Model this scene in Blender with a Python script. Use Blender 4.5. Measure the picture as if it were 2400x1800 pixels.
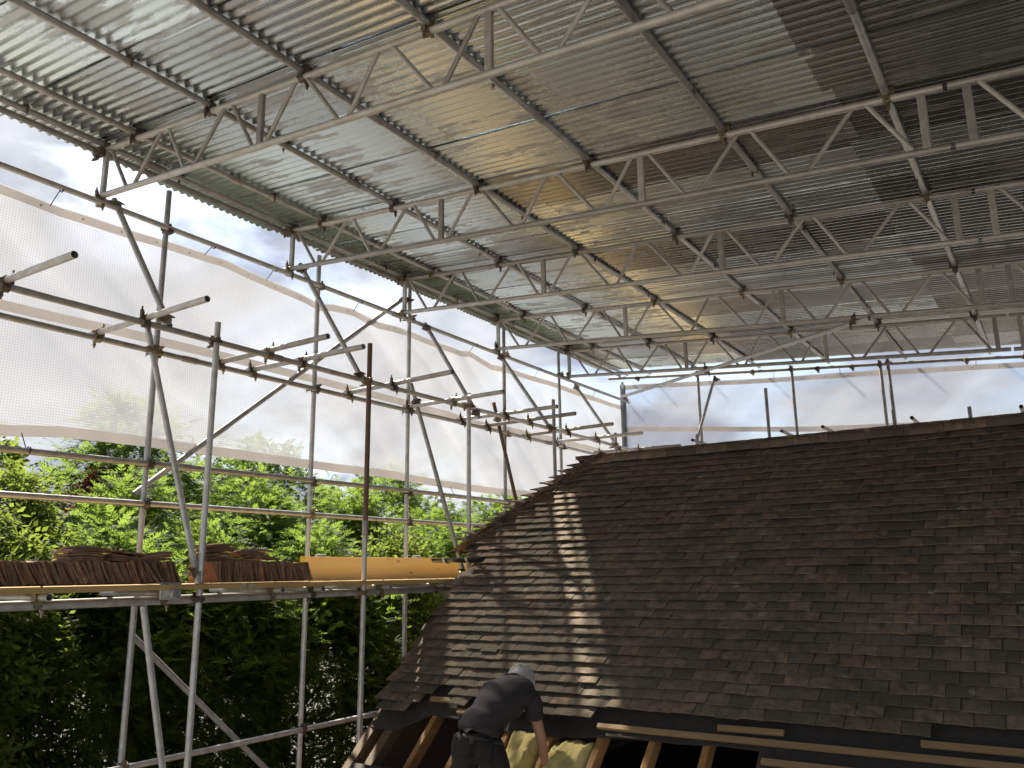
import bpy, bmesh, math, random
import numpy as np
from mathutils import Vector, Matrix, Quaternion, noise

random.seed(7)
rng = np.random.default_rng(7)
for o in list(bpy.data.objects):
    bpy.data.objects.remove(o, do_unlink=True)
scene = bpy.context.scene
COL = scene.collection
R = math.radians

# ------------------------------------------------------------------ camera
# eye at the world origin; X runs across the house, Y along the scaffold, Z up
FPX = 1941.0                       # focal length for a 2400 px wide picture
yaw, pitch, roll = R(33.504), R(12.808), R(-0.7425)
fw = Vector((-math.sin(yaw) * math.cos(pitch), math.cos(yaw) * math.cos(pitch), math.sin(pitch)))
rt0 = Vector((math.cos(yaw), math.sin(yaw), 0))
up0 = rt0.cross(fw)
rt = rt0 * math.cos(roll) + up0 * math.sin(roll)
up = -rt0 * math.sin(roll) + up0 * math.cos(roll)
cam = bpy.data.cameras.new('camera')
cam.sensor_width = 36
cam.lens = FPX / 2400 * 36
cam.clip_start = 0.05
cam.clip_end = 3000
camo = bpy.data.objects.new('camera', cam)
camo.matrix_world = Matrix(((rt.x, up.x, -fw.x, 0), (rt.y, up.y, -fw.y, 0), (rt.z, up.z, -fw.z, 0), (0, 0, 0, 1)))
COL.objects.link(camo)
scene.camera = camo


def ray(x, y):
    return rt * ((x - 1200) / FPX) - up * ((y - 900) / FPX) + fw


def px(p):
    p = Vector(p)
    d = p.dot(fw)
    return 1200 + FPX * p.dot(rt) / d, 900 - FPX * p.dot(up) / d, d


# ------------------------------------------------------------------ light
SUNV = Vector((-0.795, 0.26, 1.0)).normalized()     # towards the sun
sun_el = math.asin(SUNV.z)
sun_az = math.atan2(SUNV.x, SUNV.y)                  # clockwise from +Y
world = bpy.data.worlds.new('World')
scene.world = world
world.use_nodes = True
wn = world.node_tree.nodes
wl = world.node_tree.links
wn.clear()
sky = wn.new('ShaderNodeTexSky')
sky.sky_type = 'NISHITA'
sky.sun_disc = False
sky.sun_elevation = sun_el
sky.sun_rotation = sun_az
sky.air_density = 1.0
sky.dust_density = 1.5
sky.ozone_density = 1.0
tc = wn.new('ShaderNodeTexCoord')
sep = wn.new('ShaderNodeSeparateXYZ')
wl.new(tc.outputs['Generated'], sep.inputs[0])
zz = wn.new('ShaderNodeMath'); zz.operation = 'ADD'; zz.inputs[1].default_value = 0.35
wl.new(sep.outputs['Z'], zz.inputs[0])
zm = wn.new('ShaderNodeMath'); zm.operation = 'MAXIMUM'; zm.inputs[1].default_value = 0.2
wl.new(zz.outputs[0], zm.inputs[0])
dv = wn.new('ShaderNodeVectorMath'); dv.operation = 'DIVIDE'
cz = wn.new('ShaderNodeCombineXYZ')
for i in range(3):
    wl.new(zm.outputs[0], cz.inputs[i])
wl.new(tc.outputs['Generated'], dv.inputs[0])
wl.new(cz.outputs[0], dv.inputs[1])
n1 = wn.new('ShaderNodeTexNoise')
n1.inputs['Scale'].default_value = 2.1
n1.inputs['Detail'].default_value = 7
n1.inputs['Roughness'].default_value = 0.55
n1.inputs['Distortion'].default_value = 0.25
wl.new(dv.outputs[0], n1.inputs['Vector'])
cover = wn.new('ShaderNodeValToRGB')
cover.color_ramp.elements[0].position = 0.37
cover.color_ramp.elements[1].position = 0.53
wl.new(n1.outputs['Fac'], cover.inputs['Fac'])
n2 = wn.new('ShaderNodeTexNoise')
n2.inputs['Scale'].default_value = 3.3
n2.inputs['Detail'].default_value = 5
wl.new(dv.outputs[0], n2.inputs['Vector'])
ccol = wn.new('ShaderNodeValToRGB')
ccol.color_ramp.elements[0].position = 0.42
ccol.color_ramp.elements[0].color = (1.55, 1.70, 2.15, 1)
ccol.color_ramp.elements[1].position = 0.60
ccol.color_ramp.elements[1].color = (3.0, 3.06, 3.2, 1)
wl.new(n2.outputs['Fac'], ccol.inputs['Fac'])
mx = wn.new('ShaderNodeMix'); mx.data_type = 'RGBA'
wl.new(cover.outputs['Color'], mx.inputs[0])
wl.new(sky.outputs['Color'], mx.inputs[6])
wl.new(ccol.outputs['Color'], mx.inputs[7])
bg = wn.new('ShaderNodeBackground')
bg.inputs['Strength'].default_value = 0.10
wl.new(mx.outputs[2], bg.inputs['Color'])
wo = wn.new('ShaderNodeOutputWorld')
wl.new(bg.outputs[0], wo.inputs['Surface'])

sl = bpy.data.lights.new('sun', 'SUN')
sl.energy = 4.4
sl.angle = R(1.2)
sl.color = (1.0, 0.90, 0.76)
so = bpy.data.objects.new('sun', sl)
so.rotation_euler = SUNV.to_track_quat('Z', 'Y').to_euler()
so.location = SUNV * 60
COL.objects.link(so)
scene.view_settings.view_transform = 'Standard'
scene.view_settings.look = 'None'
scene.view_settings.gamma = 1
scene.view_settings.use_curve_mapping = False
scene.view_settings.exposure = 1.6
scene.render.engine = 'CYCLES'
scene.cycles.max_bounces = 6
scene.cycles.diffuse_bounces = 4
scene.cycles.glossy_bounces = 3
scene.cycles.transmission_bounces = 4
scene.cycles.transparent_max_bounces = 8
scene.cycles.adaptive_threshold = 0.025
scene.cycles.caustics_reflective = False
scene.cycles.caustics_refractive = False

# ------------------------------------------------------------------ materials


class NT:
    def __init__(self, name):
        self.m = bpy.data.materials.new(name)
        self.m.use_nodes = True
        self.n = self.m.node_tree.nodes
        self.l = self.m.node_tree.links
        self.n.clear()
        self.out = self.n.new('ShaderNodeOutputMaterial')

    def new(self, t, **kw):
        nd = self.n.new(t)
        for k, v in kw.items():
            if k.startswith('_'):
                setattr(nd, k[1:], v)
            else:
                nd.inputs[k.replace('__', ' ')].default_value = v
        return nd

    def link(self, a, b):
        self.l.new(a, b)

    def coord(self, kind='Object', scale=(1, 1, 1)):
        t = self.new('ShaderNodeTexCoord')
        mp = self.new('ShaderNodeMapping')
        mp.inputs['Scale'].default_value = scale
        self.link(t.outputs[kind], mp.inputs['Vector'])
        return mp.outputs[0]

    def noise(self, vec, scale, detail=4, rough=0.5, dist=0.0):
        nd = self.new('ShaderNodeTexNoise', Scale=scale, Detail=detail, Roughness=rough, Distortion=dist)
        self.link(vec, nd.inputs['Vector'])
        return nd.outputs['Fac']

    def ramp(self, fac, stops):
        r = self.new('ShaderNodeValToRGB')
        cr = r.color_ramp
        while len(cr.elements) < len(stops):
            cr.elements.new(0.5)
        for e, (p, c) in zip(cr.elements, stops):
            e.position = p
            e.color = (*c, 1) if len(c) == 3 else c
        self.link(fac, r.inputs['Fac'])
        return r.outputs['Color']

    def mix(self, fac, a, b, mode='MIX'):
        m = self.new('ShaderNodeMix')
        m.data_type = 'RGBA'
        m.blend_type = mode
        for s, v in ((0, fac), (6, a), (7, b)):
            if hasattr(v, 'is_linked'):
                self.link(v, m.inputs[s])
            elif s == 0:
                m.inputs[0].default_value = v
            else:
                m.inputs[s].default_value = (*v, 1)
        return m.outputs[2]

    def math(self, op, a, b=0.0):
        m = self.new('ShaderNodeMath')
        m.operation = op
        for i, v in ((0, a), (1, b)):
            if hasattr(v, 'is_linked'):
                self.link(v, m.inputs[i])
            else:
                m.inputs[i].default_value = v
        return m.outputs[0]

    def bump(self, h, strength=0.3, dist=0.01):
        b = self.new('ShaderNodeBump', Strength=strength, Distance=dist)
        self.link(h, b.inputs['Height'])
        return b.outputs[0]

    def principled(self, color, rough=0.6, metal=0.0, normal=None, spec=None):
        p = self.new('ShaderNodeBsdfPrincipled')
        for k, v in (('Base Color', color), ('Roughness', rough), ('Metallic', metal)):
            if hasattr(v, 'is_linked'):
                self.link(v, p.inputs[k])
            elif k == 'Base Color':
                p.inputs[k].default_value = (*v, 1)
            else:
                p.inputs[k].default_value = v
        if normal is not None:
            self.link(normal, p.inputs['Normal'])
        if spec is not None:
            p.inputs['Specular IOR Level'].default_value = spec
        return p

    def finish(self, sh):
        self.link(sh.outputs[0] if hasattr(sh, 'outputs') else sh, self.out.inputs['Surface'])
        return self.m

    def rnd(self):
        return self.new('ShaderNodeObjectInfo').outputs['Random']


def mat_galv(name, col=(0.72, 0.73, 0.73), dark=(0.50, 0.50, 0.49), rough=0.36, metal=0.4):
    t = NT(name)
    v = t.coord('Object')
    f = t.noise(v, 9, 5, 0.6)
    f2 = t.noise(v, 70, 3, 0.6)
    c = t.mix(t.ramp(f, [(0.38, (0, 0, 0)), (0.66, (1, 1, 1))]), dark, col)
    c = t.mix(t.math('MULTIPLY', f2, 0.35), c, (0.30, 0.29, 0.27))
    rv = t.ramp(t.rnd(), [(0, (0.72,) * 3), (1, (1.08,) * 3)])
    c = t.mix(1.0, c, rv, 'MULTIPLY')
    r = t.math('ADD', t.math('MULTIPLY', f, 0.35), rough - 0.15)
    return t.finish(t.principled(c, r, metal, t.bump(f2, 0.08, 0.002)))


def mat_simple(name, col, rough=0.7, metal=0.0, var=0.25, scale=12, bump=0.1, spec=None):
    t = NT(name)
    v = t.coord('Object')
    f = t.noise(v, scale, 5, 0.6)
    lo = tuple(x * (1 - var) for x in col)
    hi = tuple(min(1, x * (1 + var)) for x in col)
    c = t.mix(f, lo, hi)
    return t.finish(t.principled(c, rough, metal, t.bump(f, bump, 0.004), spec))


def mat_wood(name, col, dark, axis=1, wscale=9, knots=True, rough=0.75):
    t = NT(name)
    s = [26, 26, 26]
    s[axis] = 1.2
    v = t.coord('Object', tuple(s))
    f = t.noise(v, 1.0, 6, 0.6, 0.4)
    c = t.mix(t.ramp(f, [(0.3, (0, 0, 0)), (0.72, (1, 1, 1))]), dark, col)
    if knots:
        s2 = [6, 6, 6]
        s2[axis] = 3.0
        v2 = t.coord('Object', tuple(s2))
        vo = t.new('ShaderNodeTexVoronoi', Scale=1.0)
        t.link(v2, vo.inputs['Vector'])
        k = t.ramp(vo.outputs['Distance'], [(0.04, (1, 1, 1)), (0.12, (0, 0, 0))])
        c = t.mix(t.math('MULTIPLY', k, 0.6), c, tuple(x * 0.35 for x in dark))
    return t.finish(t.principled(c, rough, 0, t.bump(f, 0.15, 0.003)))


def mat_sheet():
    t = NT('galvanised_corrugated_steel')
    v = t.coord('Object')
    vs = t.coord('Object', (0.9, 6, 6))
    rnd = t.rnd()
    oi = t.new('ShaderNodeObjectInfo')
    sx_ = t.new('ShaderNodeSeparateColor')
    t.link(oi.outputs['Color'], sx_.inputs[0])
    rnd2 = sx_.outputs[0]
    comb = t.new('ShaderNodeCombineXYZ')
    t.link(t.math('MULTIPLY', rnd, 40.0), comb.inputs[0])
    t.link(t.math('MULTIPLY', rnd2, 40.0), comb.inputs[1])
    va = t.new('ShaderNodeVectorMath'); va.operation = 'ADD'
    t.link(v, va.inputs[0]); t.link(comb.outputs[0], va.inputs[1])
    vb = t.new('ShaderNodeVectorMath'); vb.operation = 'ADD'
    t.link(vs, vb.inputs[0]); t.link(comb.outputs[0], vb.inputs[1])
    big = t.noise(va.outputs[0], 1.3, 4, 0.6, 0.3)
    streak = t.noise(vb.outputs[0], 1.6, 5, 0.65, 0.2)
    fine = t.noise(va.outputs[0], 40, 4, 0.65)
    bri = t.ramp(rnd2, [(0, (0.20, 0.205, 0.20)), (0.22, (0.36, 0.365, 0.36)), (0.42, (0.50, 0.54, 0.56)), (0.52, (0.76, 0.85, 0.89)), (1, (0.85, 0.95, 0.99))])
    f = t.math('ADD', t.math('MULTIPLY', streak, 0.55), t.math('MULTIPLY', big, 0.45))
    stain = t.ramp(f, [(0.44, (1, 1, 1)), (0.475, (0, 0, 0))])
    c = t.mix(t.math('MULTIPLY', stain, 0.7), bri, (0.38, 0.38, 0.36))
    c = t.mix(t.math('MULTIPLY', fine, 0.2), c, (0.46, 0.47, 0.46))
    rg = t.math('ADD', t.math('MULTIPLY', stain, 0.20), t.math('ADD', t.math('MULTIPLY', rnd, 0.12), 0.19))
    return t.finish(t.principled(c, rg, 0.86, t.bump(fine, 0.05, 0.002)))


def mat_net(name, a0=0.72):
    """white reinforced sheeting: lets part of the light straight through, glows with the rest"""
    t = NT(name)
    tcn = t.new('ShaderNodeTexCoord')
    uv = t.new('ShaderNodeSeparateXYZ')
    t.link(tcn.outputs['UV'], uv.inputs[0])

    def line(sock, pitch, w):
        fr = t.math('FRACT', t.math('DIVIDE', sock, pitch))
        return t.math('LESS_THAN', fr, w)
    g = t.math('MAXIMUM', line(uv.outputs[0], 0.021, 0.24), line(uv.outputs[1], 0.021, 0.24))
    v = t.coord('Object')
    f = t.noise(v, 0.8, 4, 0.6)
    alpha = t.math('ADD', a0, t.math('MULTIPLY', g, 0.13))
    alpha = t.math('ADD', alpha, t.math('MULTIPLY', t.math('SUBTRACT', f, 0.5), 0.10))
    col = t.mix(g, (0.47, 0.485, 0.515), (0.32, 0.335, 0.365))
    fine = t.noise(t.coord('Object', (1, 1, 1)), 5.0, 3, 0.5, 0.5)
    nb = t.bump(fine, 0.10, 0.02)
    di = t.new('ShaderNodeBsdfDiffuse'); t.link(col, di.inputs['Color']); t.link(nb, di.inputs['Normal'])
    tr = t.new('ShaderNodeBsdfTranslucent'); t.link(col, tr.inputs['Color']); t.link(nb, tr.inputs['Normal'])
    m1 = t.new('ShaderNodeMixShader'); m1.inputs[0].default_value = 0.62
    t.link(di.outputs[0], m1.inputs[1]); t.link(tr.outputs[0], m1.inputs[2])
    tp = t.new('ShaderNodeBsdfTransparent'); tp.inputs['Color'].default_value = (0.97, 0.98, 1, 1)
    m2 = t.new('ShaderNodeMixShader')
    t.link(alpha, m2.inputs[0]); t.link(tp.outputs[0], m2.inputs[1]); t.link(m1.outputs[0], m2.inputs[2])
    return t.finish(m2)


def mat_band():
    t = NT('netting_reinforcement_band')
    f = t.noise(t.coord('Object'), 6, 3)
    col = t.mix(f, (0.62, 0.56, 0.52), (0.70, 0.65, 0.61))
    di = t.new('ShaderNodeBsdfDiffuse'); t.link(col, di.inputs['Color'])
    tr = t.new('ShaderNodeBsdfTranslucent'); t.link(col, tr.inputs['Color'])
    m1 = t.new('ShaderNodeMixShader'); m1.inputs[0].default_value = 0.5
    t.link(di.outputs[0], m1.inputs[1]); t.link(tr.outputs[0], m1.inputs[2])
    return t.finish(m1)


def mat_tile(name, bright=1.0):
    t = NT(name)
    isl = t.new('ShaderNodeNewGeometry').outputs['Random Per Island']
    r = t.math('FRACT', t.math('ADD', t.math('MULTIPLY', isl, 7.31), t.math('MULTIPLY', t.rnd(), 3.77)))
    geo = t.new('ShaderNodeNewGeometry').outputs['Position']
    base = t.ramp(r, [(0.0, (0.115, 0.096, 0.074)), (0.22, (0.19, 0.15, 0.112)), (0.5, (0.25, 0.192, 0.140)),
                      (0.75, (0.31, 0.230, 0.162)), (0.90, (0.33, 0.215, 0.145)), (1.0, (0.16, 0.145, 0.112))])
    n = t.noise(geo, 14, 6, 0.7)
    n3 = t.noise(geo, 95, 4, 0.7)
    big = t.noise(geo, 1.1, 4, 0.6)
    c = t.mix(t.ramp(n, [(0.40, (0, 0, 0)), (0.62, (1, 1, 1))]), base, (0.135, 0.115, 0.088))
    lich = t.ramp(t.noise(geo, 11, 5, 0.75, 0.6), [(0.60, (0, 0, 0)), (0.70, (1, 1, 1))])
    c = t.mix(t.math('MULTIPLY', lich, 0.5), c, (0.30, 0.25, 0.15))
    spots = t.ramp(n3, [(0.55, (0, 0, 0)), (0.68, (1, 1, 1))])
    c = t.mix(t.math('MULTIPLY', spots, 0.6), c, (0.30, 0.265, 0.205))
    vo = t.new('ShaderNodeTexVoronoi', Scale=3.4)
    t.link(geo, vo.inputs['Vector'])
    wl_ = t.math('MULTIPLY', t.ramp(vo.outputs['Distance'], [(0.09, (1, 1, 1)), (0.14, (0, 0, 0))]), t.math('GREATER_THAN', n3, 0.47))
    c = t.mix(t.math('MULTIPLY', wl_, 0.7), c, (0.45, 0.42, 0.31))
    dk = t.ramp(big, [(0.42, (1, 1, 1)), (0.68, (0.74, 0.75, 0.73))])
    c = t.mix(1.0, c, dk, 'MULTIPLY')
    if bright != 1.0:
        c = t.mix(1.0, c, bright if isinstance(bright, tuple) else (bright,) * 3, 'MULTIPLY')
    h = t.math('ADD', t.math('MULTIPLY', n3, 0.5), n)
    return t.finish(t.principled(c, 0.9, 0, t.bump(h, 0.8, 0.008), 0.25))


def mat_leaf(name, ca, cb, tr_a, tr_b):
    t = NT(name)
    isl = t.new('ShaderNodeNewGeometry').outputs['Random Per Island']
    geo = t.new('ShaderNodeNewGeometry').outputs['Position']
    clump = t.noise(geo, 1.6, 3, 0.6)
    f = t.math('ADD', t.math('MULTIPLY', isl, 0.5), t.math('MULTIPLY', clump, 0.5))
    c = t.mix(f, ca, cb)
    ct = t.mix(f, tr_a, tr_b)
    p = t.principled(c, 0.6, 0, None, 0.15)
    tr = t.new('ShaderNodeBsdfTranslucent'); t.link(ct, tr.inputs['Color'])
    m = t.new('ShaderNodeMixShader'); m.inputs[0].default_value = 0.52
    t.link(p.outputs[0], m.inputs[1]); t.link(tr.outputs[0], m.inputs[2])
    return t.finish(m)


M = {}
M['galv'] = mat_galv('galvanised_tube')
M['galv_dull'] = mat_galv('weathered_tube', (0.52, 0.51, 0.49), (0.34, 0.33, 0.31), 0.5, 0.35)
M['alloy'] = mat_galv('alloy_beam', (0.68, 0.66, 0.62), (0.50, 0.48, 0.44), 0.5, 0.4)
M['rust'] = mat_simple('rusty_tube', (0.19, 0.125, 0.10), 0.75, 0.3, 0.45, 18)
M['coupler'] = mat_simple('coupler_steel', (0.27, 0.225, 0.15), 0.5, 0.65, 0.6, 30)
M['coupler_dark'] = mat_simple('coupler_steel_dark', (0.15, 0.125, 0.10), 0.55, 0.6, 0.5, 30)
M['sheet'] = mat_sheet()
M['net'] = mat_net('white_reinforced_sheeting')
M['net_end'] = mat_net('brightened_end_sheeting', 0.48)  # same sheeting, made clearer so the far end looks more brightly lit
M['band'] = mat_band()
M['tie'] = mat_simple('blue_cord', (0.05, 0.05, 0.10), 0.6)
M['board'] = mat_wood('scaffold_board_pine', (0.66, 0.46, 0.20), (0.52, 0.34, 0.13))
M['toe'] = mat_wood('toe_board_pine', (0.90, 0.72, 0.40), (0.86, 0.63, 0.32))
M['yellow'] = mat_simple('yellow_paint', (0.75, 0.55, 0.03), 0.5)
M['tile'] = mat_tile('clay_roof_tile')
M['tile_stack'] = mat_tile('stacked_clay_tile', (1.75, 1.32, 1.15))
M['tile_orange'] = mat_simple('orange_clay_tile', (0.42, 0.19, 0.10), 0.85, 0, 0.3, 14, 0.3)
M['felt'] = mat_simple('bitumen_felt', (0.042, 0.036, 0.031), 0.85, 0, 0.5, 14, 0.8)
M['batten'] = mat_wood('pine_batten', (0.34, 0.23, 0.12), (0.24, 0.155, 0.075), 0)
M['rafter'] = mat_wood('rafter_timber', (0.44, 0.24, 0.085), (0.27, 0.135, 0.05), 1)
M['rafter_old'] = mat_wood('old_rafter_timber', (0.17, 0.11, 0.055), (0.09, 0.06, 0.035), 1)
M['wool'] = mat_simple('glass_wool', (0.60, 0.50, 0.20), 0.95, 0, 0.35, 22, 1.0)
M['brick'] = mat_simple('brick_wall', (0.11, 0.065, 0.048), 0.9, 0, 0.3, 20, 0.4)  # brick darkened to put the loft's shade into the wall colour
M['soil'] = mat_simple('pale_bounce_gravel', (0.19, 0.18, 0.16), 0.95, 0, 0.3, 3, 0.5)  # pale gravel tone chosen to bounce light up under the roof
M['gutter'] = mat_simple('black_gutter', (0.02, 0.02, 0.022), 0.35, 0, 0.2, 6)
M['shirt'] = mat_simple('dark_cotton_shirt', (0.040, 0.034, 0.038), 0.9, 0, 0.2, 160, 0.25)
M['trousers'] = mat_simple('black_work_trousers', (0.016, 0.0145, 0.013), 0.85, 0, 0.35, 60, 0.25)
M['belt'] = mat_simple('grey_belt', (0.035, 0.032, 0.030), 0.6)
M['skin'] = mat_simple('skin', (0.42, 0.22, 0.15), 0.55, 0, 0.12, 40, 0.08)
M['hair'] = mat_simple('grey_hair', (0.55, 0.53, 0.50), 0.6, 0, 0.55, 120, 0.9)
M['boot'] = mat_simple('boot_leather', (0.05, 0.035, 0.02), 0.6)
M['red'] = mat_simple('red_paint', (0.55, 0.05, 0.04), 0.5)
M['bark'] = mat_simple('bark', (0.07, 0.05, 0.035), 0.95, 0, 0.4, 15, 0.8)
M['leaf_broad'] = mat_leaf('laurel_leaf', (0.028, 0.048, 0.011), (0.058, 0.082, 0.02), (0.15, 0.23, 0.03), (0.32, 0.40, 0.065))
M['leaf_conifer'] = mat_leaf('conifer_spray', (0.024, 0.048, 0.013), (0.05, 0.082, 0.02), (0.14, 0.26, 0.04), (0.36, 0.47, 0.08))
M['leaf_copper'] = mat_leaf('copper_leaf', (0.05, 0.016, 0.018), (0.09, 0.03, 0.028), (0.14, 0.03, 0.03), (0.24, 0.06, 0.05))

# ------------------------------------------------------------------ builders
WLOC = {}


def tag(o, label=None, cat=None, group=None, kind=None):
    if label: o['label'] = label
    if cat: o['category'] = cat
    if group: o['group'] = group
    if kind: o['kind'] = kind
    return o


def thing(name, loc, label, cat, group=None):
    o = bpy.data.objects.new(name, None)
    o.empty_display_size = 0.2
    o.location = loc
    COL.objects.link(o)
    WLOC[o.name] = Vector(loc)
    return tag(o, label, cat, group)


def link(o, loc, parent=None, rot=None):
    loc = Vector(loc)
    COL.objects.link(o)
    if parent:
        o.parent = parent
        o.location = loc - WLOC[parent.name]
    else:
        o.location = loc
    if rot is not None:
        o.rotation_mode = 'QUATERNION'
        o.rotation_quaternion = rot
    WLOC[o.name] = loc
    return o


def mesh(name, verts, faces, mat, smooth=False):
    me = bpy.data.meshes.new(name)
    me.from_pydata([tuple(v) for v in verts], [], faces)
    me.update()
    if smooth:
        me.polygons.foreach_set('use_smooth', [True] * len(me.polygons))
    mats = mat if isinstance(mat, (list, tuple)) else [mat]
    for m in mats:
        me.materials.append(M[m] if isinstance(m, str) else m)
    return me


def mobj(name, verts, faces, mat, parent=None, loc=None, smooth=False, rot=None):
    """verts in world space unless loc is given (then local to loc)"""
    if loc is None:
        vs = [Vector(v) for v in verts]
        c = sum(vs, Vector()) / len(vs)
        verts = [v - c for v in vs]
        loc = c
    return link(bpy.data.objects.new(name, mesh(name, verts, faces, mat, smooth)), loc, parent, rot)


def basis(d):
    d = Vector(d).normalized()
    a = Vector((0, 0, 1)) if abs(d.z) < 0.9 else Vector((1, 0, 0))
    u = d.cross(a).normalized()
    return u, d.cross(u).normalized(), d


TR = 0.02415


def tube_geo(a, b, r=TR, seg=14, hollow=True, bow=0.0):
    a, b = Vector(a), Vector(b)
    u, v, d = basis(b - a)
    L = (b - a).length
    vs, fs = [], []
    rings = [(0.0, r), (L, r)]
    if bow:
        rings = [(L * i / 6, r) for i in range(7)]
    if hollow:
        ri = r - 0.004
        dep = min(0.25, L * 0.3)
        rings = [(dep, ri), (0.0, ri)] + rings + [(L, ri), (L - dep, ri)]
    bu = (u * random.uniform(-1, 1) + v * random.uniform(-1, 1)) * bow
    for (t, rr) in rings:
        off = bu * math.sin(math.pi * t / L)
        for i in range(seg):
            an = 2 * math.pi * i / seg
            vs.append(a + d * t + off + (u * math.cos(an) + v * math.sin(an)) * rr)
    for k in range(len(rings) - 1):
        for i in range(seg):
            j = (i + 1) % seg
            fs.append((k * seg + i, k * seg + j, (k + 1) * seg + j, (k + 1) * seg + i))
    fs.append(tuple(reversed(range(seg))))
    n = (len(rings) - 1) * seg
    fs.append(tuple(range(n, n + seg)))
    return vs, fs


def smooth_by_angle(me, ang=40):
    me.polygons.foreach_set('use_smooth', [True] * len(me.polygons))
    bm = bmesh.new(); bm.from_mesh(me)
    bmesh.ops.recalc_face_normals(bm, faces=bm.faces)
    for e in bm.edges:
        e.smooth = not (len(e.link_faces) == 2 and e.calc_face_angle(0) > R(ang))
    bm.to_mesh(me); bm.free()


def tube(name, a, b, mat='galv', parent=None, r=TR, hollow=True, bow=0.0, seg=14):
    vs, fs = tube_geo(a, b, r, seg, hollow, bow)
    o = mobj(name, vs, fs, mat, parent)
    smooth_by_angle(o.data)
    return o


def box_geo(lo, hi):
    (x0, y0, z0), (x1, y1, z1) = lo, hi
    vs = [(x0, y0, z0), (x1, y0, z0), (x1, y1, z0), (x0, y1, z0), (x0, y0, z1), (x1, y0, z1), (x1, y1, z1), (x0, y1, z1)]
    fs = [(0, 3, 2, 1), (4, 5, 6, 7), (0, 1, 5, 4), (1, 2, 6, 5), (2, 3, 7, 6), (3, 0, 4, 7)]
    return vs, fs


def bevel(me, w=0.003, seg=1):
    bm = bmesh.new(); bm.from_mesh(me)
    bmesh.ops.bevel(bm, geom=bm.edges[:], offset=w, segments=seg, affect='EDGES', clamp_overlap=True)
    bm.to_mesh(me); bm.free()


def box(name, lo, hi, mat, parent=None, bev=0.003):
    vs, fs = box_geo(lo, hi)
    o = mobj(name, vs, fs, mat, parent)
    if bev: bevel(o.data, bev)
    return o


def beam(name, a, b, w, h, mat, parent=None, upv=(0, 0, 1), bev=0.003):
    """rectangular bar from a to b, w across, h along upv"""
    a, b = Vector(a), Vector(b)
    d = (b - a).normalized()
    s = d.cross(Vector(upv)).normalized()
    t = s.cross(d).normalized()
    vs = []
    for p in (a, b):
        for i, j in ((-1, -1), (1, -1), (1, 1), (-1, 1)):
            vs.append(p + s * (w / 2 * i) + t * (h / 2 * j))
    fs = [(0, 1, 2, 3), (7, 6, 5, 4), (0, 4, 5, 1), (1, 5, 6, 2), (2, 6, 7, 3), (3, 7, 4, 0)]
    o = mobj(name, vs, fs, mat, parent)
    bm = bmesh.new(); bm.from_mesh(o.data); bmesh.ops.recalc_face_normals(bm, faces=bm.faces); bm.to_mesh(o.data); bm.free()
    if bev: bevel(o.data, bev)
    return o


# coupler: two clamp collars at right angles with hinge lugs, bolts and nuts (local x = first tube, y = second, z = between)
def coupler_mesh(name, mat):
    vs, fs = [], []

    def add(g):
        n = len(vs)
        vs.extend(g[0]); fs.extend([tuple(i + n for i in f) for f in g[1]])
    add(tube_geo((-0.024, 0, -0.024), (0.024, 0, -0.024), 0.0315, 12, False))
    add(tube_geo((0, -0.024, 0.024), (0, 0.024, 0.024), 0.0315, 12, False))
    add(box_geo((-0.022, -0.022, -0.012), (0.022, 0.022, 0.012)))
    for (sx, sy, z0, z1) in ((0, 1, -0.062, 0.008), (0, -1, -0.05, -0.012), (1, 0, -0.008, 0.085), (-1, 0, 0.012, 0.05)):
        c = 0.037
        add(box_geo((sx * c - 0.012, sy * c - 0.012, min(z0, z1) + 0.01), (sx * c + 0.012, sy * c + 0.012, max(z0, z1) - 0.02)))
    # swing bolts with nuts
    add(tube_geo((0, 0.040, -0.095), (0, 0.040, 0.0), 0.0065, 6, False))
    add(tube_geo((0, 0.040, -0.075), (0, 0.040, -0.058), 0.0135, 6, False))
    add(tube_geo((0.040, 0, 0.0), (0.040, 0, 0.105), 0.0065, 6, False))
    add(tube_geo((0.040, 0, 0.062), (0.040, 0, 0.080), 0.0135, 6, False))
    return mesh(name, vs, fs, mat)


CPL = [coupler_mesh('coupler', 'coupler'), coupler_mesh('coupler', 'coupler_dark')]


def coupler(p, d1, d2, parent, flip=False, between=None):
    d1 = Vector(d1).normalized(); d2 = Vector(d2).normalized()
    z = Vector(between).normalized() if between is not None else d1.cross(d2).normalized()
    if flip: z = -z
    x = (d1 - z * d1.dot(z)).normalized()
    y = z.cross(x).normalized()
    if random.random() < 0.5:
        x, y = -x, -y
    q = Matrix((x, y, z)).transposed().to_quaternion()
    return link(bpy.data.objects.new('coupler', random.choice(CPL)), p, parent, q)


def sleeve(p, d, parent):
    d = Vector(d).normalized(); p = Vector(p)
    vs, fs = tube_geo(p - d * 0.07, p + d * 0.07, 0.030, 12, False)
    o = mobj('sleeve_coupler', vs, fs, 'galv_dull', parent)
    smooth_by_angle(o.data)
    return o


EY, EX, EZ = Vector((0, 1, 0)), Vector((1, 0, 0)), Vector((0, 0, 1))

# ------------------------------------------------------------------ ground
GZ = -4.6
g = 900
gv, gf = [], []
xs = [-g, -60, -25, -14, -9, -5, 0, 8, 20, 60, g]
for j, y in enumerate(xs):
    for i, x in enumerate(xs):
        gv.append((x, y, GZ + (0.06 * math.sin(x * 1.3) * math.cos(y) if abs(x) < 30 and abs(y) < 30 else 0)))
n = len(xs)
for j in range(n - 1):
    for i in range(n - 1):
        gf.append((j * n + i, j * n + i + 1, (j + 1) * n + i + 1, (j + 1) * n + i))
tag(mobj('ground', gv, gf, 'soil', None, (0, 0, 0)), kind='structure')

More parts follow.
